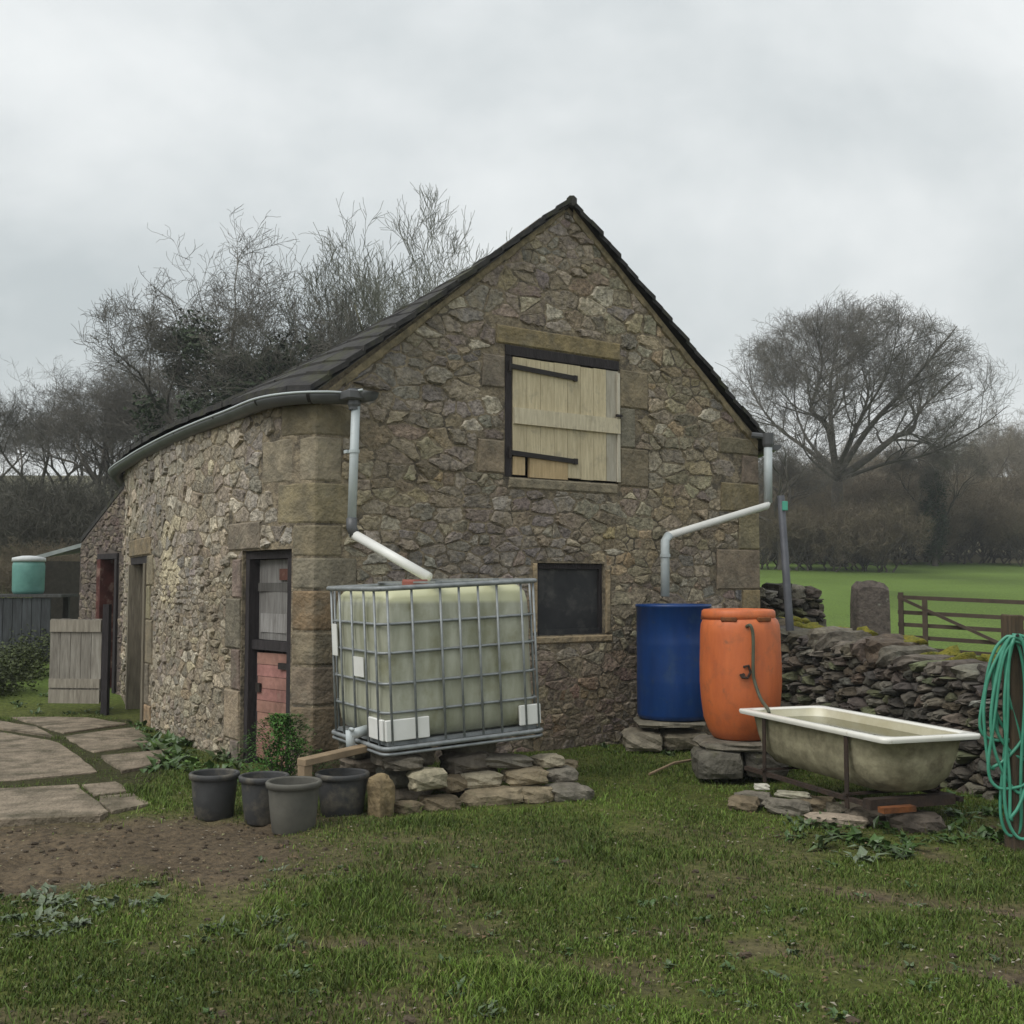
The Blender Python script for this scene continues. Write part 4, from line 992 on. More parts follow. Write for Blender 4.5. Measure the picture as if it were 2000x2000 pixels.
for (px, py, Y, wx, wz, wy, c, z_) in [(1400, 1470, 8.55, .36, .20, .5, (.13, .12, .10), .12), (1490, 1472, 8.62, .34, .20, .5, (.12, .11, .095), .12), (1440, 1455, 8.62, .60, .065, .52, (.19, .17, .14), zo0 - .033)]:
    stone(px, py, Y, wx, wy, wz, rs.uniform(-.1, .1), c, 'dark block of the stone plinth under the orange drum', 'stone plinth under the orange drum', z=z_, rough=.05, sq=7)
for (px, py, Y, wx, wz, wy, c, z_) in [(1255, 1425, 9.9, .34, .16, .5, (.26, .23, .18), .10), (1330, 1425, 9.95, .38, .16, .5, (.24, .21, .16), .10), (1310, 1411, 9.95, .62, .05, .55, (.21, .19, .15), zb0 - .026)]:
    stone(px, py, Y, wx, wy, wz, rs.uniform(-.15, .15), c, 'stone of the low plinth under the blue drum', 'stone plinth under the blue drum', z=z_, rough=.07, sq=6)

# ================================================================== old bath
BN = V3(2.127, 6.5, .564); be1 = Vector((-.316, .949, 0)); be2 = Vector((.949, .316, 0)); BL, BW = 1.68, .70
def bt(a, c, z): p = BN + be1 * a + be2 * c; return V3(p.x, p.y, z)
bath = empty('bath', bt(BL / 2, BW / 2, .12), 'old white enamelled bath used as a trough, full of murky water', 'bath')
RZ = .564
def ring(in0, in1, insd, z, r, k=8):   # inset near end, far end, sides
    return [bt(x, y, z) for x, y in rrect(in0, BL - in1, insd, BW - insd, r, k)]
b = MB(); rings = [ring(.006, .006, .006, RZ - .030, .05), ring(.0, .0, .0, RZ - .012, .05), ring(.004, .004, .004, RZ, .05), ring(.055, .05, .05, RZ + .002, .10), ring(.075, .07, .068, RZ - .012, .10)]
vs = [p for r_ in rings for p in r_]; n_ = 32; fs = []
for i in range(len(rings) - 1): fs += [(i * n_ + k, i * n_ + (k + 1) % n_, (i + 1) * n_ + (k + 1) % n_, (i + 1) * n_ + k) for k in range(n_)]
b.add(vs, fs); b.build('rim', M_ENAMEL, bath, smooth=True)
rings = [ring(.03, .03, .03, RZ - .028, .06), ring(.05, .05, .045, RZ - .04, .16), ring(.06, .06, .055, RZ - .16, .2), ring(.09, .09, .08, RZ - .26, .2), ring(.15, .16, .125, RZ - .335, .2), ring(.26, .28, .22, RZ - .365, .12)]
b = MB(); vs = [p for r_ in rings for p in r_]; fs = []
for i in range(len(rings) - 1): fs += [((i + 1) * n_ + k, (i + 1) * n_ + (k + 1) % n_, i * n_ + (k + 1) % n_, i * n_ + k) for k in range(n_)]
fs.append(tuple(range(5 * n_, 6 * n_))[::-1]); b.add(vs, fs); b.build('outer_shell', M_BATH, bath, smooth=True)
rings = [ring(.072, .067, .066, RZ - .008, .10), ring(.085, .10, .08, RZ - .10, .2), ring(.11, .18, .11, RZ - .25, .2), ring(.25, .34, .2, RZ - .34, .14)]
b = MB(); vs = [p for r_ in rings for p in r_]; fs = []
for i in range(3): fs += [(i * n_ + k, i * n_ + (k + 1) % n_, (i + 1) * n_ + (k + 1) % n_, (i + 1) * n_ + k) for k in range(n_)]
fs.append(tuple(range(3 * n_, 4 * n_))); b.add(vs, fs); b.build('inner_basin', M_INNER, bath, smooth=True)
b = MB(); b.add(ring(.078, .085, .073, RZ - .062, .16), [tuple(range(n_))]); b.build('water', M_WATER, bath)
cr = empty('cradle', bt(BL / 2, BW / 2, .1), None, None, parent=bath)
for a_ in (.40, 1.34):
    b = MB()
    for c_ in (.02, BW - .02):
        b.box(bt(a_, c_, (RZ - .03 + .10) / 2), be1 * .019, be2 * .004, V3(0, 0, (RZ - .03 - .10) / 2)); 
    b.box(bt(a_, BW / 2, .185), be1 * .019, be2 * (BW / 2 - .0), V3(0, 0, .006)); b.build('upright_strap', M_RUST, cr)
for c_ in (.035, BW - .035):
    b = MB(); b.box(bt(BL / 2 + .05, c_, .155), be1 * .72, be2 * .016, V3(0, 0, .013)); b.build('side_rail', M_RUST, cr)
b = MB(); b.box(bt(.18, BW / 2 - .05, .165), be2 * .30, be1 * .035, V3(0, 0, .030)); b.build('front_bearer', M_RUST, cr)
b = MB(); b.box(bt(.06, .12, .152), be2 * .11, be1 * .03, V3(0, 0, .016)); o = b.build('rusty_plate', M_ORUST_SLOT, cr)
BS = ['grey stone under the bath beneath the small white flat stone', 'grey stone under the bath carrying the thin pale flake', 'brown stone at the outer edge of the rubble under the bath', 'brown stone behind the thin pale flake under the bath', 'dark stone beside the near strap of the bath cradle', 'dark stone under the tap end of the bath by the rusty plate', 'brownish stone between the two straps of the bath cradle']; BG = 'stones under the bath'
for (px, py, Y, wx, wz, wy, c) in [(1470, 1535, 7.5, .24, .09, .2, grey), (1540, 1555, 7.25, .30, .09, .22, grey), (1452, 1556, 7.35, .2, .08, .2, brown), (1590, 1540, 7.3, .26, .10, .22, brown), (1700, 1575, 6.95, .3, .10, .25, (.12, .10, .08)), (1790, 1585, 6.75, .3, .12, .25, (.11, .09, .075)), (1660, 1560, 7.1, .26, .1, .22, (.15, .13, .10))]:
    stone(px, py, Y, wx, wy, wz, rs.uniform(-.4, .2), c, BS.pop(0), BG, z=.04)
stone(1635, 1586, 6.85, .36, .16, .07, -.22, (.34, .28, .225), 'long pinkish pale stone lying in the weeds in front of the bath', None, z=.035)
stone(1487, 1522, 7.55, .10, .09, .035, -.1, (.55, .53, .47), 'small white flat stone on the rubble at the back of the bath', None, z=.11)
stone(1548, 1545, 7.3, .22, .10, .035, -.3, (.36, .34, .27), 'thin pale stone flake lying on the rubble under the bath', None, z=.105)

# ================================================================== drystone wall with coping
def drystone(P, h0, h1, th, name, label, seed, n_ind, moss_n, cap_start=True):
    rr_ = random.Random(seed); pa = Path(P, 6); Ln = pa.L
    root = empty(name, (pa.at(Ln / 2).x, pa.at(Ln / 2).y, 0), label, 'wall')
    def nrm(u): t = pa.tan(u); return Vector((t.y, -t.x, 0))
    def fr(u, v, d):
        hh = lerp(h0, h1, min(max(u / Ln, 0), 1)); p = pa.at(u) + nrm(u) * (d - .10 * v / hh * .8); q = g1(p.x, p.y) * .0
        return V3(p.x, p.y, v)
    def frb(u, v, d):
        hh = lerp(h0, h1, min(max(u / Ln, 0), 1)); p = pa.at(u) + nrm(u) * (-th - d + .10 * v / hh * .8); return V3(p.x, p.y, v)
    b = MB(); ns = 14; vs = []; fs = []
    for i in range(ns + 1):
        u = Ln * i / ns; hh = lerp(h0, h1, i / ns) - .02
        vs += [fr(u, -.15, -.05), fr(u, hh, -.05), frb(u, hh, -.05), frb(u, -.15, -.05)]
    for i in range(ns):
        for k in range(4): fs.append((i * 4 + k, i * 4 + (k + 1) % 4, (i + 1) * 4 + (k + 1) % 4, (i + 1) * 4 + k))
    fs += [(0, 1, 2, 3), (ns * 4 + 3, ns * 4 + 2, ns * 4 + 1, ns * 4)]
    b.add(vs, fs); b.build('hearting', M_DARKGAP, root)
    DP = [((.125, .108, .09), 5), ((.085, .077, .068), 5), ((.165, .145, .12), 3), ((.115, .094, .070), 4), ((.30, .285, .25), .5), ((.13, .135, .08), 2)]
    allst = []
    sl_ = (h1 - h0) / Ln
    for f_, w_ in ((fr, 1.0), (frb, 0.0)):
        for poly, ar in rubble(0, Ln, -.1, max(h0, h1), [(-sl_, 1, h0 - .0)], [], rr_, rowh=(.07, .15), asp=(1.2, 2.6)):
            geo = stone_geo(poly, f_, rr_.uniform(.012, .115), rr_, gap=.007, back=-.06, bev=.02)
            if geo: allst.append((w_ * ar / (geo[2] - CAMP).length_squared, geo, pick(DP, rr_)))
    # ends
    for uu in (0, Ln):
        t = pa.tan(uu) * (-1 if uu == 0 else 1); c0 = pa.at(uu)
        def fe(u, v, d, t=t, c0=c0, uu=uu):
            p = c0 - nrm(uu) * u + t * d; return V3(p.x, p.y, v)
        for poly, ar in rubble(.0, th, -.1, (h0 if uu == 0 else h1), [], [], rr_, rowh=(.09, .16)):
            geo = stone_geo(poly, fe, rr_.uniform(.02, .05), rr_, gap=.010, back=-.06)
            if geo: allst.append((ar / (geo[2] - CAMP).length_squared, geo, pick(DP, rr_)))
    allst.sort(key=lambda t: -t[0]); mb = MB()
    for i, (s_, geo, c) in enumerate(allst):
        if i < n_ind: mesh_obj('stone', geo[0], geo[1], M_DRY, root, [c] * len(geo[0]), False)
        else: mb.add(geo[0], geo[1], c)
    if mb.v: o = mb.build('packed_stones', M_DRY, root, vc=True); o['kind'] = 'stuff'
    u = .05; k = 0
    while u < Ln:
        wv = min(rr_.uniform(.14, .34), Ln - u)
        if wv < .09: break
        hh = lerp(h0, h1, u / Ln); c = fr(u + wv / 2, 0, 0); cb_ = frb(u + wv / 2, 0, 0); t = pa.tan(u); nn_ = nrm(u)
        hz_ = rr_.uniform(.07, .19); m_ = MB(); p = (c + cb_) / 2; p.z = hh + hz_ * .38
        ax = (t + V3(0, 0, rr_.uniform(-.18, .18))).normalized()
        m_.rock(p, ax * wv * .54, nn_ * (th * .5 - .02), V3(0, 0, hz_ * .62), pick(DP, rr_), .12, 4, 4); m_.build('coping_stone', M_DRY, root, vc=True)
        if (k % 3 != 0 or k % 7 == 0) and moss_n > 0:
            m_ = MB(); q = p + nn_ * (th * .36) + V3(0, 0, hz_ * .30); m_.rock(q, ax * wv * rr_.uniform(.4, .6), nn_ * .13, V3(0, 0, .065), None, .32, 6, 2.4); m_.build('moss_cushion', M_MOSS, root, smooth=True); moss_n -= 1
        u += wv * .92; k += 1
    return root
drystone([(2.82, 12.15), (3.02, 11.1), (3.28, 9.8), (3.52, 8.6), (3.72, 7.7), (3.9, 6.9)][::-1], .72, .95, .5, 'drystone_wall', 'dark mossy drystone wall running from the barn corner past the bath', 21, 230, 18)
drystone([(2.72, 12.75), (3.2, 12.95), (3.62, 13.1)], 1.30, 1.28, .45, 'drystone_wall', 'short taller stub of drystone wall behind the scaffold pole', 22, 40, 0)

# ================================================================== gatepost, gate, pole
b = MB(); p = at(1700, 1190, 14.1); gzp = g1(p.x, p.y)
b.rock(V3(p.x, p.y, (1.47 + gzp - .3) / 2), V3(.215, 0, 0), V3(0, .17, 0), V3(0, 0, (1.47 - gzp + .3) / 2), (.135, .112, .10), .018, 6, 9)
tag(b.build('gatepost', M_DRY, None, vc=True, origin=(p.x, p.y, gzp)), 'squat dark stone gatepost at the hanging end of the field gate', 'gatepost')
GA, GB = V3(4.78, 14.0, 0), V3(7.2, 12.0, 0); ge = (GB - GA).normalized(); gn = V3(ge.y, -ge.x, 0); gl = (GB - GA).length
gate = empty('field_gate', (GA.x, GA.y, g1(GA.x, GA.y)), 'weathered five bar timber gate across the field entrance', 'gate')
def gt(u, z, d=0): p = GA + ge * u + gn * d; return V3(p.x, p.y, z - .035 * u)
for i, z_ in enumerate((1.285, 1.10, .95, .80, .66)):
    if i == 2: pass
    b = MB(); b.box((gt(0, z_) + gt(gl, z_)) / 2, (gt(gl, z_) - gt(0, z_)) / 2, gn * .010, V3(0, 0, .024)); b.build('rail', M_GATE, gate)
for u in (.05, 1.55, gl - .05):
    b = MB(); b.box((gt(u, .5, .03) + gt(u, 1.33, .03)) / 2, ge * .03, gn * .012, V3(0, 0, .43)); b.build('stile', M_GATE, gate)
b = MB(); p, q = gt(.06, 1.27, .05), gt(1.55, .66, .05); b.box((p + q) / 2, (q - p) / 2, gn * .010, V3(0, 0, .02)); b.build('diagonal_brace', M_GATE, gate)
b = MB(); p, q = gt(.35, .66, .05), gt(.35, 1.28, .05); b.box((p + q) / 2, ge * .03, gn * .010, (q - p) / 2); b.build('upright_brace', M_GATE, gate)

pl0, pl1 = at(1541, 1262, 10.9), at(1525, 968, 10.9); pl0.z = 0.02; pl0.x = pl1.x + .12
pole = empty('scaffold_pole', (pl0.x, pl0.y, 0), 'grey metal pole leaning by the barn corner with a green tag', 'pole')
b = MB(); b.tube([pl0, pl1], [.042, .036], 10); b.build('tube', M_POLE, pole, smooth=True)
b = MB(); p = at(1533, 988, 10.86); b.box(p, V3(.026, 0, 0), V3(0, .012, 0), V3(0, 0, .045), bev=.004); b.build('tag', M_TAG, pole)

# ================================================================== hose on its post
pp = V3(2.77, 6.28, 0)
b = MB()
for (dx_, dy_) in ((0, 0),):
    b.box((pp.x, pp.y, .60), (.042, .01, 0), (-.01, .042, 0), (.006, 0, .68), jit=.004, bev=.006)
b.build('hose_post', M_POST, None, origin=(pp.x, pp.y, 0)); tag(bpy.data.objects['hose_post'], 'brown timber post with a green hose hung over it', 'post')
hr = random.Random(9); pts = []
nl = 11; top = 1.17
for k in range(nl):
    Lh = [.58, .72, .66, .80, 1.0, .60, 1.07, .64, .86, 1.09, .56][k]; wv = [.17, .15, .19, .12, .07, .16, .05, .11, .18, .09, .14][k]; cx = [-.06, -.04, .03, -.07, .0, .06, -.03, .05, .02, .0, -.02][k]; yy = -.06 - .012 * (k % 5)
    for i in range(26):
        a = 2 * math.pi * i / 26; s_ = math.sin(a)
        x = cx * 1.6 * (1 - math.cos(a)) * .5 + 1.2 * wv * s_ * (0.75 + .25 * math.cos(a * .5)) ; z = top - .012 * (k % 4) - Lh * (1 - math.cos(a)) / 2
        x += [.05, -.07, .02, .09, -.04, -.09, .03, .07, -.03, .01, .06][k] * math.sin(a / 2) ** 2 * (1 if i < 13 else .4) + .02 * math.sin(3 * a + 2 * k) * math.sin(a / 2)
        pts.append((pp.x - .02 + x, pp.y + yy - .02 * s_ + .02 * (1 - math.cos(a)), z + hr.uniform(-.003, .003)))
b = MB(); b.tube(smooth_path(pts, 2), .0092, 7); o = b.build('hose_coil', M_HOSE, None, smooth=True, origin=(pp.x, pp.y - .06, top)); tag(o, 'long green garden hose looped in hanging coils over the timber post', 'hose')
b = MB(); b.tube([(pp.x - .02, pp.y + .02, top - .02), (pp.x - .02, pp.y - .13, top + .0)], .008, 6); tag(b.build('nail', M_IRON, None, origin=(pp.x, pp.y - .05, top)), 'iron peg driven into the timber post, carrying the hose', 'peg')

# ================================================================== buckets and timber
def bucket(px, py, Y, r0_, r1_, h, m, label, tilt=0.0):
    p = at(px, py, Y); z = g1(p.x, p.y) - .012
    root = empty('bucket', (p.x, p.y, z), label, 'bucket', 'buckets beside the water tank'); rt = Matrix.Rotation(tilt, 3, 'Y')
    b = MB(); b.lathe([(.001, 0), (r0_ - .01, 0), (r0_, .012), (lerp(r0_, r1_, .5), h * .5), (r1_ - .006, h - .035)], (p.x, p.y, z), 36, axis=rt)
    b.lathe([(r1_ - .012, h), (lerp(r0_, r1_, .5) - .008, h * .5), (r0_ - .012, .02), (.001, .02)], (p.x, p.y, z), 36, axis=rt); b.build('shell', m, root, smooth=True)
    b = MB(); b.lathe([(r1_ - .007, h - .036), (r1_ + .008, h - .034), (r1_ + .010, h - .008), (r1_ + .004, h), (r1_ - .012, h), (r1_ - .013, h - .01)], (p.x, p.y, z), 36, axis=rt); b.build('rim', m, root, smooth=True)
    b = MB(); b.lathe([(.001, 0), (lerp(r0_, r1_, .35) - .016, 0)], (p.x, p.y, z + h * .35), 24); b.build('soil', M_DARKGAP, root)
bucket(418, 1588, 7.18, .118, .148, .285, M_BUCKET, 'black rubber bucket standing apart on the mud edge')
bucket(515, 1598, 7.02, .115, .145, .29, M_BUCKET, 'black rubber bucket behind the dusty grey one')
bucket(573, 1612, 6.74, .125, .155, .30, M_BUCKET2, 'dusty grey rubber bucket in front of the black ones')
bucket(668, 1590, 7.20, .130, .162, .27, M_BUCKET, 'wide black rubber bucket nearest the caged water tank')
p0, p1 = at(588, 1490, 7.12), at(722, 1476, 7.52); p0.z = .335; p1.z = .375
b = MB(); ax = (p1 - p0); side_ = V3(-ax.y, ax.x, 0).normalized(); b.box((p0 + p1) / 2, ax / 2, side_ * .045, V3(0, 0, .022), bev=.004)
b.box(p0 + ax.normalized() * .03 - V3(0, 0, .10), ax.normalized() * .03, side_ * .035, V3(0, 0, .078)); b.build('timber_offcut', M_TIMBER, None, origin=(p0.x, p0.y, .2)); tag(bpy.data.objects['timber_offcut'], 'pale sawn timber offcut laid across the buckets by the tank', 'timber')
sa, sb = on_z(1268, 1512, .02), on_z(1362, 1482, .06)
b = MB(); b.tube([sa, (sa + sb) / 2 + V3(0, .02, .02), sb], [.010, .012, .009], 6); tag(b.build('stick', M_TIMBER, None, origin=sa), 'pale dry stick lying on the grass by the orange drum', 'stick')

# ================================================================== far left: shed, green tank, fence, bank
sh = empty('shed', (-8.6, 20, g1(-8.6, 20)), 'small dark shed with a pale sheet roof beyond the outshut', 'shed')
zg = 0.25; S0, S1 = at(70, 1095, 19.2), at(178, 1060, 20.8)
b = MB(); b.prism([(S0.x, S0.y), (S1.x + .6, S1.y), (S1.x + 1.2, S1.y + 3), (S0.x - .2, S0.y + 3.5)], zg - .4, S0.z, (.07, .06, .05)); b.build('wall', M_BRICKWALL, sh, vc=True)
b = MB(); b.add([S0 + V3(-.2, -.2, .0), S1 + V3(.6, -.2, .18), S1 + V3(1, 3, .5), S0 + V3(-.3, 3.4, .25), S0 + V3(-.2, -.2, -.07), S1 + V3(.6, -.2, .11)], [(0, 1, 2, 3), (4, 5, 1, 0)]); b.build('roof', M_TIN, sh)
c = at(56, 1120, 17.5); gt_ = empty('green_tank', (c.x, c.y, at(56, 1160, 17.5).z), 'green plastic water butt with a pale lid, standing on the fence stand', 'water butt')
zt_ = at(56, 1160, 17.5).z; hb = at(56, 1092, 17.5).z - zt_
b = MB(); b.lathe([(.001, 0), (.215, 0), (.235, .05), (.24, hb * .8), (.22, hb), (.001, hb)], (c.x, c.y, zt_), 24); b.build('body', M_GTANK, gt_, smooth=True)
b = MB(); b.lathe([(.20, hb * .92), (.25, hb * .93), (.245, hb + .02), (.10, hb + .05), (.001, hb + .055)], (c.x, c.y, zt_), 24); b.build('lid', M_TIN, gt_, smooth=True)
fz = zt_
st = empty('tank_stand', (c.x, c.y, g1(c.x, c.y)), 'dark blue grey boarded stand under the green water butt', 'stand')
for i in range(9):
    k = rs.uniform(.7, 1.2); x = c.x - .75 + i * .145; gz_ = g1(x, c.y - .3)
    b = MB(); b.box((x, c.y - .3, (gz_ + fz) / 2 - .04), (.068, 0, 0), (0, .012, 0), (0, 0, (fz - gz_) / 2 - .02), (.075 * k, .082 * k, .09 * k)); b.build('board', M_GREYWOOD, st, vc=True)
b = MB(); b.box((c.x - .1, c.y, fz - .025), (.75, 0, 0), (0, .34, 0), (0, 0, .022), (.09, .09, .09)); b.build('top', M_GREYWOOD, st, vc=True)
for sx2 in (-.72, .5):
    gz_ = g1(c.x + sx2, c.y + .25); b = MB(); b.box((c.x + sx2, c.y + .25, (gz_ + fz) / 2 - .05), (.04, 0, 0), (0, .04, 0), (0, 0, (fz - gz_) / 2 + .0), (.07, .07, .07)); b.build('leg', M_GREYWOOD, st, vc=True)

# ================================================================== plants: leaves
class Leaves:
    def __init__(s): s.v = []; s.f = []; s.c = []
    def leaf(s, p, d, up, L, W, col, droop=.25):
        d = d.normalized(); sd_ = d.cross(up)
        if sd_.length < 1e-4: sd_ = Vector((1, 0, 0))
        sd_.normalize(); n = len(s.v)
        a, m_, e = p, p + d * L * .5 + up * L * .06, p + d * L - up * L * droop
        s.v += [tuple(a), tuple(m_ + sd_ * W / 2 + up * W * .12), tuple(m_), tuple(m_ - sd_ * W / 2 + up * W * .12), tuple(e)]
        s.f += [(n, n + 2, n + 1), (n, n + 3, n + 2), (n + 1, n + 2, n + 4), (n + 2, n + 3, n + 4)]
        s.c += [col] * 5
    def build(s, name, m, parent=None, origin=None): return mesh_obj(name, s.v, s.f, m, parent, s.c, False, origin)
lr = random.Random(31)
def rosette(x, y, n, L, col, spread=.35, h=.0):
    lv = Leaves(); z = g1(x, y)
    for i in range(n):
        a = lr.uniform(0, 6.28); el = lr.uniform(.15, 1.0); d = Vector((math.cos(a) * math.cos(el), math.sin(a) * math.cos(el), math.sin(el)))
        k = lr.uniform(.7, 1.25); l = L * lr.uniform(.5, 1.15); off = Vector((lr.gauss(0, spread * L), lr.gauss(0, spread * L), lr.uniform(0, h)))
        up = Vector((-d.x * d.z, -d.y * d.z, 1 - d.z * d.z)); up = up.normalized() if up.length > .05 else Vector((0, 0, 1))
        lv.leaf(V3(x, y, z) + off, d, up, l, l * lr.uniform(.35, .55), tuple(c_ * k for c_ in col), lr.uniform(.0, .4))
    return lv, (x, y, z)
W1, W2, W3 = (.075, .115, .045), (.115, .15, .085), (.05, .10, .022)
wi = 0
def weeds(px0, px1, py0, py1, n, L, cols, label, group, leaves=(6, 14)):
    L *= .68
    for i in range(n):
        p = on_z(lr.uniform(px0, px1), lr.uniform(py0, py1)); lv, org = rosette(p.x, p.y, lr.randint(*leaves), L * lr.uniform(.7, 1.3), lr.choice(cols))
        tag(lv.build('weed', M_WEED, None, org), label, 'weed', group)
weeds(0, 155, 1745, 1850, 22, .085, [W1, W2, W2], 'grey green broad leaved weed in the patch on the left grass', 'weeds in the grass patch')
weeds(150, 310, 1715, 1800, 12, .075, [W1, W2], 'small pale leaved weed at the edge of the mud', 'weeds at the mud edge')
weeds(390, 570, 1775, 1840, 14, .07, [W1, W2], 'scattered broad leaved weed in the open grass', 'weeds in the open grass')
weeds(520, 720, 1690, 1760, 8, .06, [W1, W2], 'scattered broad leaved weed in the open grass', 'weeds in the open grass')
weeds(1540, 1880, 1585, 1680, 46, .13, [W3, W1, W3], 'dark green weed growing in front of the bath', 'weeds in front of the bath')
weeds(1660, 1710, 1655, 1690, 3, .13, [W2], 'pale dock plant in the grass in front of the bath', 'dock plants before the bath')
weeds(1850, 2000, 1560, 1660, 20, .14, [W3], 'dark weed growing round the foot of the hose post', 'weeds round the hose post')
weeds(305, 465, 1438, 1512, 34, .20, [W3, W3, (.09, .17, .03), W1], 'leafy green weed growing along the foot of the curved wall', 'weeds along the curved wall', (10, 18))
weeds(265, 335, 1405, 1440, 10, .16, [W3, (.08, .15, .03)], 'leafy green weed growing along the foot of the curved wall', 'weeds along the curved wall')
weeds(30, 230, 1372, 1396, 12, .12, [W3], 'weed growing along the far edge of the paving', 'weeds along the paving')
weeds(1150, 1420, 1440, 1480, 24, .08, [W3, W3, W1], 'dark green weed in the grass at the foot of the gable', 'weeds at the gable foot')
weeds(1100, 1950, 1640, 1990, 40, .06, [W1, W3], 'small flat weed in the lawn of rough grass', 'weeds in the rough grass')
weeds(100, 1100, 1660, 1990, 40, .055, [W1, W3], 'small flat weed in the lawn of rough grass', 'weeds in the rough grass')
# bush by the door
bc = V3(-1.66, 8.22, 0); bush = empty('bush', bc, 'dense dark green bush growing at the barn corner by the pink door', 'bush')
lv = Leaves(); 
for i in range(3600):
    h = lr.random() ** .8 * .50; rmax = .27 * (1 - (h / .56) ** 1.6) + .03; a = lr.uniform(0, 6.28); rr_ = rmax * lr.random() ** .45 * (1 + .55 * math.sin(a * 3 + h * 14) + .25 * math.sin(a * 7 - h * 30))
    d = Vector((math.cos(a), math.sin(a), lr.uniform(-.2, 1))).normalized(); k = lr.uniform(.5, 1.4)
    lv.leaf(bc + V3(rr_ * math.cos(a), rr_ * math.sin(a) * .9, h), d, Vector((0, 0, 1)), lr.uniform(.025, .05), lr.uniform(.012, .022), (.06 * k, .145 * k, .025 * k))
lv.build('foliage', M_LEAF, bush)
b = MB()
for i in range(9):
    a = i * .7; b.tube([bc + V3(0, 0, -.02), bc + V3(.1 * math.cos(a), .1 * math.sin(a), .15), bc + V3(.14 * math.cos(a), .14 * math.sin(a), .32)], [.007, .005, .002], 5)
b.build('stem', M_BARK, bush, vc=True)

# ================================================================== grass
ra = np.random.RandomState(12)
def blades(name, n, xr, yr, h, wdt, label, dens=None, tall=0.0):
    x = ra.uniform(*xr, n * 3); y = ra.uniform(yr[0] ** -.6, yr[1] ** -.6, n * 3) ** (-1 / .6)
    vis = np.abs(x) < y * .56 + .7
    m = mudmask(x, y); cl = fbm(x * 3.1 + 9, y * 3.1, 3); cl2 = fbm(x * 11, y * 11 + 5, 2)
    keep = vis & (ra.rand(n * 3) < (1 - m) ** 1.4 * (sst(.22, .55, cl) + .25) * (.5 + cl2))
    # keep grass off the barn, the slabs and inside solid things
    gu = (x - C0.x) * E2.x + (y - C0.y) * E2.y; gd = (x - C0.x) * NG.x + (y - C0.y) * NG.y
    keep &= ~((gd < .02) & (gu > -.1) & (gu < GW + .2))
    sxp = np.array([p.x for p in SIDE.p][::-1]); syp = np.array([p.y for p in SIDE.p][::-1])
    xs = np.interp(y, np.array([p.y for p in SIDE.p]), np.array([p.x for p in SIDE.p]))
    keep &= ~((y > C0.y) & (x > xs - .02) & (gu < GW + .1) & (gd < .05))
    for poly in SL:
        P = [on_z(a_, b_, .045) for a_, b_ in poly]; ins = np.zeros(len(x), bool); j = len(P) - 1
        for i in range(len(P)):
            c_ = ((P[i].y > y) != (P[j].y > y)) & (x < (P[j].x - P[i].x) * (y - P[i].y) / (P[j].y - P[i].y + 1e-12) + P[i].x); ins ^= c_; j = i
        keep &= ~ins
    x, y, m, cl = x[keep][:n], y[keep][:n], m[keep][:n], cl[keep][:n]; n = len(x); z = gh(x, y)
    a = ra.uniform(0, 2 * np.pi, n); hh = h * (0.25 + 1.3 * cl + 1.1 * sst(.56, .72, fbm(x * 1.9 + 70, y * 1.9 + 20, 3))) * ra.uniform(.5, 1.4, n) + tall * (ra.rand(n) < .01); ln = ra.uniform(.2, 1.1, n) * hh
    w_ = wdt * ra.uniform(.6, 1.4, n); ca, sa_ = np.cos(a), np.sin(a); la = a + ra.uniform(-1.2, 1.2, n) + 1.57
    lx, ly = np.cos(la) * ln, np.sin(la) * ln
    v = np.zeros((n, 5, 3)); 
    v[:, 0] = np.stack([x - ca * w_, y - sa_ * w_, z - .006], 1); v[:, 1] = np.stack([x + ca * w_, y + sa_ * w_, z - .006], 1)
    v[:, 2] = np.stack([x + lx * .4 + ca * w_ * .8, y + ly * .4 + sa_ * w_ * .8, z + hh * .6], 1); v[:, 3] = np.stack([x + lx * .4 - ca * w_ * .8, y + ly * .4 - sa_ * w_ * .8, z + hh * .6], 1)
    v[:, 4] = np.stack([x + lx, y + ly, z + hh * .95], 1)
    me = bpy.data.meshes.new(name); me.vertices.add(n * 5); me.vertices.foreach_set('co', v.ravel())
    bs = (np.arange(n) * 5)[:, None]; lp = np.concatenate([bs + np.array([[0, 1, 2, 3]]), bs + np.array([[3, 2, 4]])], 1).ravel()
    me.loops.add(n * 7); me.loops.foreach_set('vertex_index', lp.astype(np.int32))
    me.polygons.add(n * 2); stt = (np.arange(n) * 7)[:, None] + np.array([[0, 4]]); me.polygons.foreach_set('loop_start', stt.ravel().astype(np.int32))
    me.update(calc_edges=True)
    k = ra.uniform(.5, 1.5, n)[:, None]; ye = np.clip(ra.rand(n) * 1.4 - .88 + .5 * m, 0, 1)[:, None]; big = fbm(x * .8, y * .8 + 30, 3)[:, None]
    col = (np.array([.090, .145, .020]) * (1 - ye) + np.array([.19, .165, .065]) * ye) * k * (.45 + 1.1 * big)
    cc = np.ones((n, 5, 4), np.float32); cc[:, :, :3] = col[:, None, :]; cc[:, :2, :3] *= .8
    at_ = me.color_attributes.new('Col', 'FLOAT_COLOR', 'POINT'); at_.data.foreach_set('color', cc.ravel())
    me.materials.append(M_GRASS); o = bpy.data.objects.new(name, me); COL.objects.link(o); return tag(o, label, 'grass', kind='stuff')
blades('grass', 300000, (-8.2, 6.2), (3.2, 12.6), .019, .0025, 'short rough trodden grass over the yard', tall=.04)
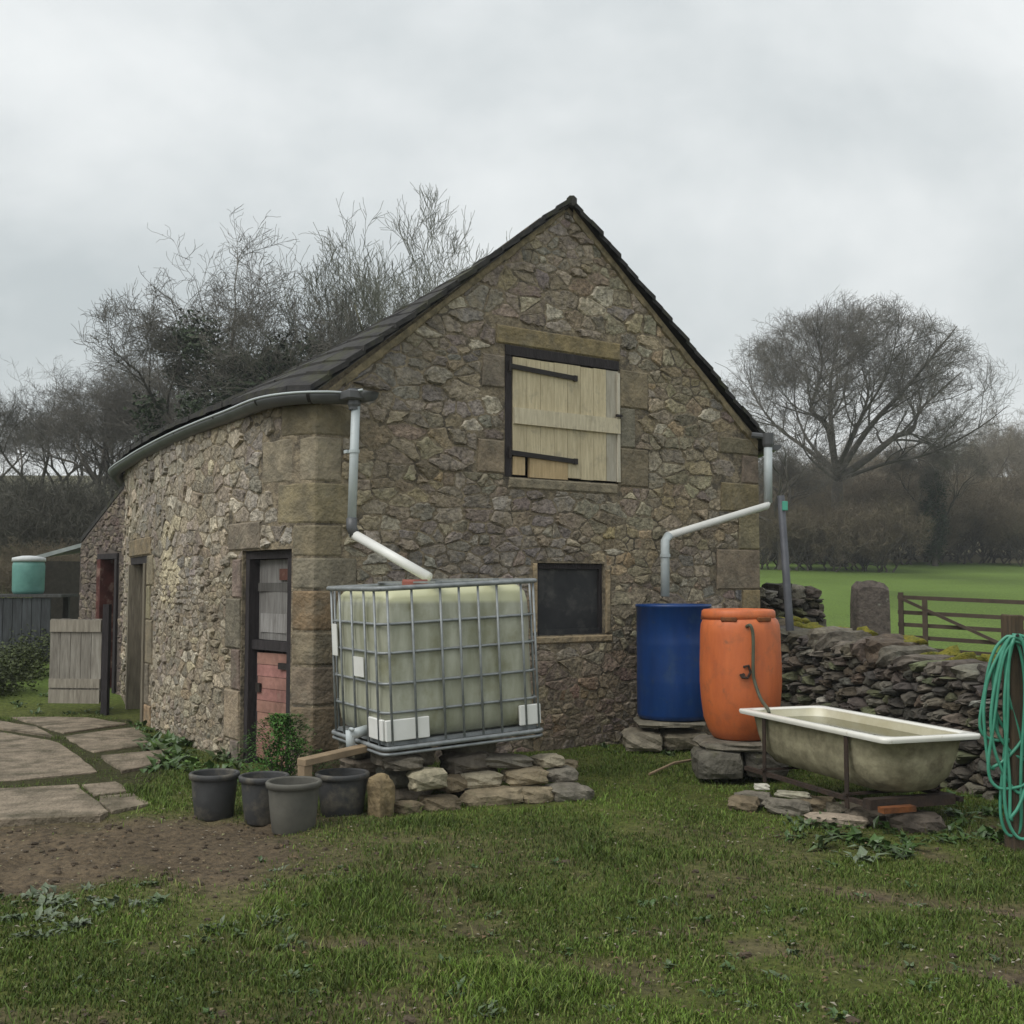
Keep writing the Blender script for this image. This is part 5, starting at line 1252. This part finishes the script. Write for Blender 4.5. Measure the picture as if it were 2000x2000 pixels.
# litter: dead leaves, pale chips and small clods
lt = Leaves(); n = 4200
for i in range(n):
    yy = lr.uniform(3.4, 8.2); xx = lr.uniform(-.5, .5) * yy * .95; mk = float(mudmask(np.array([xx]), np.array([yy]))[0])
    if lr.random() > .45 + mk: continue
    c = lr.choice([(.16, .10, .05), (.10, .07, .04), (.22, .17, .10), (.30, .27, .21), (.06, .045, .03), (.13, .09, .05), (.20, .20, .09)]); a = lr.uniform(0, 6.28)
    lt.leaf(V3(xx, yy, g1(xx, yy) + .008), Vector((math.cos(a), math.sin(a), lr.uniform(-.1, .35))), Vector((0, 0, 1)), lr.uniform(.012, .035), lr.uniform(.008, .02), c, .1)
o = lt.build('leaf_litter', M_LEAF); tag(o, 'dead leaves and pale chips scattered over the mud and grass', 'litter', kind='stuff')
b = MB()
for i in range(1500):
    yy = lr.uniform(3.6, 7.2); xx = lr.uniform(-.5, .5) * yy * .95; mk = float(mudmask(np.array([xx]), np.array([yy]))[0])
    if lr.random() > mk: continue
    s_ = lr.choice((.004, .006, .008, .010, .013, .018)) * lr.uniform(.7, 1.3); b.rock(V3(xx, yy, g1(xx, yy) + s_ * .2), V3(s_, 0, 0), V3(0, s_ * .8, 0), V3(0, 0, s_ * .6), (.085, .064, .045), .2, 3, 2.6)
o = b.build('mud_clods', M_ROCK, vc=True); tag(o, 'small clods of brown mud on the bare ground', 'mud', kind='stuff')

# ================================================================== trees
def tree_mesh(seed, H, trunk_h, crown, r0_, nl=5, kids=(4, 6), up=.25, wander=.22, colr=(.9, .9, .9), twig=(.06, .053, .045), fork=4, spread=.9, dens=1.0, lmin=.28, stems=1, thick=1.0, limbs=None, cxo=0.0):
    """bare tree about the origin; crown = (centre height, radius xy, radius z up, radius z down)"""
    q = random.Random(seed); T = MB(); V = []; F = []
    def inside(p): 
        dz = p.z - crown[0]; rz = crown[2] if dz > 0 else crown[3]; an = math.atan2(p.y, p.x - cxo); el = dz / crown[2] * 3
        lump = 1 + .06 * math.sin(3 * an + seed + el) + .07 * math.sin(5 * an + 2.3 * el + seed * 2) + .07 * math.sin(9 * an - 3 * el)
        return lump * (((p.x - cxo) ** 2 + p.y * p.y) / crown[1] ** 2 + dz * dz / rz ** 2)
    def twig_tube(pts, rads):
        n0 = len(V)
        for i, p in enumerate(pts):
            t = (pts[min(i + 1, len(pts) - 1)] - pts[max(i - 1, 0)]).normalized(); u = t.cross(Vector((.3, .5, .8))).normalized(); w_ = t.cross(u)
            for k in range(3):
                a = 2.094 * k; V.append(tuple(p + (u * math.cos(a) + w_ * math.sin(a)) * rads[i]))
        for i in range(len(pts) - 1):
            for k in range(3): a, c = n0 + i * 3 + k, n0 + i * 3 + (k + 1) % 3; F.append((a, c, c + 3, a + 3))
    CAP = (9, 9, 3.2, 1.9, 1.15, .75, .5, .4)
    def grow(p, d, L, r, lev):
        L = min(L, CAP[lev] * H / 12)
        ns = 4 if lev < 3 else 3; lim = 1 + q.uniform(-.24, .10); pts = [p.copy()]; rads = [r]; dd = d.copy()
        for i in range(ns):
            wv_ = wander * (1.0 if lev < 4 else 1.5); dd = (dd + Vector((q.gauss(0, wv_), q.gauss(0, wv_), q.gauss(0, wv_ * .8) + up * .35))).normalized()
            np_ = p + dd * L / ns
            if lev > 0 and inside(np_) > lim: break
            p = np_; pts.append(p.copy()); rads.append(max(r * (1 - .5 * (i + 1) / ns), .006 * thick))
        if len(pts) < 2: return
        if lev <= 2: T.tube(pts, rads, 7 if lev < 1 else 5, (1, 1, 1))
        else: twig_tube(pts, rads)
        if lev >= nl: return
        m_ = len(pts) - 1; nk = int(q.randint(*kids) * dens + q.random())
        for k in range(nk):
            f = q.uniform(.42, 1.0) if lev < 4 else q.uniform(.2, 1); i = min(int(f * m_), m_ - 1); t = f * m_ - i; c = pts[i].lerp(pts[i + 1], t)
            if inside(c) > 1.05 and lev > 1: continue
            ax = (pts[i + 1] - pts[i]).normalized(); o = Vector((q.gauss(0, 1), q.gauss(0, 1), q.gauss(0, .7) + up)); o = (o - ax * o.dot(ax)).normalized()
            sp = q.uniform(.45, 1.0) * spread; nd = (ax + o * sp).normalized()
            grow(c, nd, max(L * q.uniform(.5, .78), lmin), max(lerp(rads[i], rads[i + 1], t) * q.uniform(.45, .68), .005 * thick), lev + 1)
        if m_ >= 1: grow(pts[-1], dd, max(L * q.uniform(.55, .75), lmin), rads[-1] * .9, lev + 1)
    for s_ in range(stems):
        base = Vector((q.gauss(0, .25) if stems > 1 else 0, q.gauss(0, .25) if stems > 1 else 0, -.4)); p = base
        lean = Vector((q.gauss(0, .22 if stems > 1 else .04), q.gauss(0, .22 if stems > 1 else .04), 1)).normalized()
        pts = [p + lean * (trunk_h + .4) * i / 5 + Vector((q.gauss(0, .05), q.gauss(0, .05), 0)) * (i > 0) for i in range(6)]
        T.tube(pts, [r0_ * (1.35 if i == 0 else 1 - .07 * i) for i in range(6)], 9, (1, 1, 1)); rt = r0_ * .7
        for lb in (limbs or []):
            lp = smooth_path(lb[1:], 4); m_ = len(lp); T.tube(lp, [lerp(lb[0], lb[0] * .10, (i / (m_ - 1)) ** .8) for i in range(m_)], 7, (1, 1, 1))
            for i in range(int(m_ * .25), m_):
                p_ = Vector(lp[i]); ax = (Vector(lp[min(i + 1, m_ - 1)]) - Vector(lp[i - 1])).normalized(); rr_ = lerp(lb[0], lb[0] * .16, i / (m_ - 1))
                for _ in range(1 + (q.random() < .45)):
                    o = Vector((q.gauss(0, 1), q.gauss(0, 1), q.gauss(0, .6) + .25)); o = (o - ax * o.dot(ax)).normalized()
                    grow(p_, (ax + o * q.uniform(.6, 1.1)).normalized(), q.uniform(1.6, 3.0), rr_ * q.uniform(.3, .5), 2)
            grow(Vector(lp[-1]), ax, 2.4, lb[0] * .11, 2); grow(Vector(lp[-2]), (ax + V3(.3, .2, .3)).normalized(), 2.0, lb[0] * .10, 2)
        for k in range(fork if not limbs else 0):
            a = 6.283 * (k + q.uniform(-.25, .25)) / fork + s_; el = q.uniform(.5, 1.25) if k else 1.45
            d = Vector((math.cos(a) * math.cos(el) * spread, math.sin(a) * math.cos(el) * spread, math.sin(el))).normalized()
            grow(pts[-1] - lean * q.uniform(0, .35) * trunk_h * (k > 0), d, (H - trunk_h) * q.uniform(.36, .50), rt * q.uniform(.5, .75), 1)
    tm = bpy.data.meshes.new('trunk'); tm.from_pydata([tuple(v) for v in T.v], [], T.f); tm.materials.append(M_BARK)
    a = tm.color_attributes.new('Col', 'FLOAT_COLOR', 'POINT'); a.data.foreach_set('color', np.tile(np.array([*colr, 1], np.float32), len(T.v)))
    cm = bpy.data.meshes.new('crown'); cm.from_pydata(V, [], F); cm.materials.append(M_TWIG)
    a = cm.color_attributes.new('Col', 'FLOAT_COLOR', 'POINT'); a.data.foreach_set('color', np.tile(np.array([*twig, 1], np.float32), len(V)))
    tm.polygons.foreach_set('use_smooth', [True] * len(tm.polygons))
    print('tree', seed, len(T.f), len(F)); return tm, cm
def plant(meshes, px, Y, label, group=None, s=1.0, rot=0.0, name='bare_tree', ivy=None, sz=None):
    x = (px - 1000) / FPX * Y; z = g1(x, Y)
    root = empty(name, (x, Y, z), label, 'tree', group); root.rotation_euler.z = rot; root.scale = (s, s, sz or s)
    for nm, me in zip(('trunk', 'crown'), meshes):
        o = bpy.data.objects.new(nm, me); link(o, root)
    if ivy: o = bpy.data.objects.new('ivy', ivy); link(o, root)
    return root
def bigp(px, py, y=0.0): return ((px - 1640) / FPX * 55, y, (1092 - py) / FPX * 55)
LIMBS = [[.20, bigp(1638, 915), bigp(1615, 822, -.6), bigp(1577, 790, -1.2), bigp(1586, 745, -1.6), bigp(1590, 700, -2.0), bigp(1572, 650, -2.4)],
         [.17, bigp(1636, 905), bigp(1633, 800, .5), bigp(1640, 715, 1.0), bigp(1655, 655, 1.2), bigp(1662, 605, 1.4)],
         [.19, bigp(1640, 910), bigp(1692, 822, -.8), bigp(1754, 748, -1.8), bigp(1803, 684, -2.4), bigp(1836, 640, -2.8)],
         [.22, bigp(1644, 915), bigp(1717, 867, .7), bigp(1771, 828, 1.3), bigp(1812, 812, 1.7), bigp(1832, 770, 2.0), bigp(1893, 718, 2.6), bigp(1935, 684, 3.0)],
         [.15, bigp(1642, 890), bigp(1690, 825, 1.6), bigp(1728, 765, 2.8), bigp(1745, 720, 3.4), bigp(1738, 665, 3.8), bigp(1733, 622, 4.0)],
         [.14, bigp(1636, 905), bigp(1590, 850, 1.4), bigp(1545, 800, 2.6), bigp(1515, 745, 3.4), bigp(1500, 700, 3.8)],
         [.12, bigp(1637, 920), bigp(1600, 905, -1.0), bigp(1556, 880, -2.2), bigp(1520, 830, -3.2)],
         [.13, bigp(1638, 905), bigp(1650, 830, -2.0), bigp(1690, 740, -3.6), bigp(1700, 660, -4.6)],
         [.12, bigp(1642, 920), bigp(1710, 895, -1.6), bigp(1780, 880, -3.0), bigp(1850, 840, -4.0), bigp(1900, 800, -4.4)],
         [.12, bigp(1636, 905), bigp(1610, 830, 2.6), bigp(1600, 750, 4.2), bigp(1610, 680, 5.0)]]
TBIG = tree_mesh(101, 13.2, 4.2, (7.6, 7.3, 5.5, 4.4), .40, nl=6, kids=(2, 4), dens=1.1, up=.12, spread=1.0, wander=.2, twig=(.15, .138, .118), lmin=.34, thick=.85, limbs=LIMBS, cxo=.55)
TA = tree_mesh(102, 12, 3.2, (7.2, 4.6, 4.8, 4.2), .26, nl=6, kids=(2, 4), dens=1.15, up=.16, fork=7, spread=1.0, wander=.26, twig=(.135, .125, .105), thick=.9, lmin=.33)
TB_ = tree_mesh(103, 11, 2.4, (6.2, 5.0, 4.8, 4.0), .25, nl=6, kids=(2, 4), dens=1.15, up=.10, fork=7, spread=1.1, wander=.32, twig=(.125, .115, .098), thick=.9, lmin=.33)
TV = tree_mesh(104, 12.5, 2.0, (7.6, 5.2, 5.0, 6.0), .20, nl=6, kids=(2, 4), up=.28, fork=9, spread=.85, wander=.15, colr=(1.5, 1.6, 1.2), twig=(.165, .168, .13), stems=1, thick=1.1, lmin=.40)
TS_ = tree_mesh(105, 5.0, .5, (2.6, 2.6, 2.4, 2.5), .07, nl=5, kids=(2, 4), up=.12, fork=6, spread=1.1, wander=.3, twig=(.17, .14, .095), lmin=.3, stems=3, thick=1.0)
def ivy_mesh(seed, n, c, rxy, rz, col=(.034, .050, .022), sz=.16):
    q = random.Random(seed); lv = Leaves(); ctr = []
    for i in range(130):
        a = q.uniform(0, 6.28); h = q.uniform(-1, .9); rr_ = math.sqrt(max(0, 1 - h * h)) * q.random() ** .6 * (1 + .3 * math.sin(2 * a + 3 * h)); ctr.append((Vector((rr_ * math.cos(a) * rxy, rr_ * math.sin(a) * rxy, c + h * rz)), q.uniform(.35, .8)))
    for i in range(n):
        p, r = q.choice(ctr); d = Vector((q.gauss(0, 1), q.gauss(0, 1), q.gauss(0, 1))).normalized(); k = q.uniform(.5, 1.5)
        lv.leaf(p + d * r * q.random() ** .4, Vector((q.gauss(0, 1), q.gauss(0, 1), q.gauss(0, .5))), d, sz * q.uniform(.6, 1.3), sz * q.uniform(.5, .9), tuple(x * k for x in col))
    me = bpy.data.meshes.new('ivy'); me.from_pydata(lv.v, [], lv.f); me.materials.append(M_LEAF)
    a = me.color_attributes.new('Col', 'FLOAT_COLOR', 'POINT'); a.data.foreach_set('color', np.array([(*c_, 1) for c_ in lv.c], np.float32).ravel()); return me
IV1 = ivy_mesh(1, 26000, 4.6, 3.3, 3.6, sz=.15); IV2 = ivy_mesh(2, 9000, 3.9, 1.0, 3.2, sz=.15)

plant(TBIG, 1640, 55, 'large spreading bare tree standing alone at the far edge of the field', rot=0)
plant(TB_, 1526, 50, 'smaller bare tree rising behind the right corner of the barn', s=.72, rot=2.0)
plant(TV, 848, 34, 'tall pale stemmed bare tree fanning up behind the barn roof', rot=1.9, s=1.0)
plant(TB_, 575, 31, 'dark bare tree with crooked limbs behind the barn roof', rot=1.1, s=.98)
plant(TA, 455, 30, 'ivy clad bare tree, dark green low down, behind the barn', rot=.7, s=.9, ivy=IV1, name='ivy_clad_tree')
plant(TA, 1826, 58, 'narrow ivy covered tree at the edge of the field', rot=.2, s=.62, sz=.72, ivy=IV2, name='ivy_clad_tree')
LW = 'bare woodland tree on the slope behind the curved barn wall'; LG = 'woodland trees on the left slope'
for i, (px, Y, s_) in enumerate([(195, 38, .74), (75, 42, .64), (305, 41, .82), (-30, 44, .56), (130, 52, .72), (380, 37, .80), (250, 50, .8)]):
    plant((TB_, TA)[i % 2], px, Y, LW, LG, s_, rot=i * 1.3)
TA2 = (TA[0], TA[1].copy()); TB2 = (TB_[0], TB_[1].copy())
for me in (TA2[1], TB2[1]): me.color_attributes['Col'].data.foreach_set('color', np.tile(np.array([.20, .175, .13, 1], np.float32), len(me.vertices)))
RW = 'bare woodland tree in the wood beyond the field'; RG = 'woodland trees beyond the field'
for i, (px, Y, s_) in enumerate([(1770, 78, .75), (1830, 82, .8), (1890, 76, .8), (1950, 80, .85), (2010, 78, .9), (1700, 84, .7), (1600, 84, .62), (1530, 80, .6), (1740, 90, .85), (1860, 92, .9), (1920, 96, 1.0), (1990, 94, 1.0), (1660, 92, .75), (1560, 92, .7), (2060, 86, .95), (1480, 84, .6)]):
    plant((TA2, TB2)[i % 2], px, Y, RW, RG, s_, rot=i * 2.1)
SH = 'leafless brown scrub bush along the far edge of the field'; SG = 'scrub along the field edge'
for i, px in enumerate(range(1480, 1760, 26)):
    plant(TS_, px + lr.uniform(-8, 8), 51 + lr.uniform(-1.5, 2), 'leafless brown scrub bush in front of the large spreading tree', 'scrub before the large tree', lr.uniform(.65, .85), rot=i * 1.4, name='scrub_bush')
for i, px in enumerate(range(1470, 2060, 28)):
    plant(TS_, px + lr.uniform(-8, 8), 60 + lr.uniform(-1.5, 4), SH, SG, lr.uniform(.75, 1.15), rot=i * .9, name='scrub_bush')
for i, px in enumerate(range(1480, 2060, 34)):
    plant(TS_, px + lr.uniform(-8, 8), 68 + lr.uniform(-1.5, 4), SH, SG, lr.uniform(1.1, 1.6), rot=i * 1.7, name='scrub_bush')
TS2 = (TS_[0], TS_[1].copy())
TS2[1].color_attributes['Col'].data.foreach_set('color', np.tile(np.array([.105, .10, .080, 1], np.float32), len(TS2[1].vertices)))
SH2 = 'leafless scrub bush under the trees on the left slope'; SG2 = 'scrub on the left slope'
for i, (px, Y) in enumerate([(x + lr.uniform(-12, 12), lr.choice((27, 30, 34, 38))) for x in range(-20, 640, 26)]):
    plant(TS2, px, Y, SH2, SG2, lr.uniform(.55, .85), rot=i * 1.9, name='scrub_bush')
for i, (px, Y) in enumerate([(-30, 20), (20, 22.5), (80, 24), (140, 25)]):
    plant(TS_, px, Y, 'low leafless bush by the shed and the green water butt', 'bushes by the shed', .35, rot=i, name='scrub_bush')

BR = ivy_mesh(7, 5200, .42, .75, .42, col=(.062, .080, .024), sz=.085)
for i, (px, Y) in enumerate([(-40, 13.8), (35, 15.4), (95, 17.5)]):
    x = (px - 1000) / FPX * Y; o = bpy.data.objects.new('bramble_clump', BR); link(o); o.location = (x, Y, g1(x, Y) - .1); o.rotation_euler.z = i * 1.3; s_ = (.6, .55, .6)[i]; o.scale = (s_, s_, s_ * .9)
    tag(o, 'dark green bramble clump on the bank behind the open half door', 'bramble', 'brambles on the left bank')

# ================================================================== damp air
b = MB(); b.box((0, 45, 14), (130, 0, 0), (0, 60, 0), (0, 0, 17.5))
hz_ = b.build('haze', None); hz_['kind'] = 'stuff'; tag(hz_, 'thin damp haze hanging over the yard, field and woods', 'haze')
hm = bpy.data.materials.new('damp air'); hm.use_nodes = True; hm.node_tree.nodes.clear()
ho = hm.node_tree.nodes.new('ShaderNodeOutputMaterial'); pv_ = hm.node_tree.nodes.new('ShaderNodeVolumePrincipled'); hm.node_tree.links.new(pv_.outputs[0], ho.inputs['Volume'])
pv_.inputs['Color'].default_value = (.86, .90, .92, 1); pv_.inputs['Density'].default_value = 0.0013; pv_.inputs['Anisotropy'].default_value = 0.2
hz_.data.materials.append(hm)
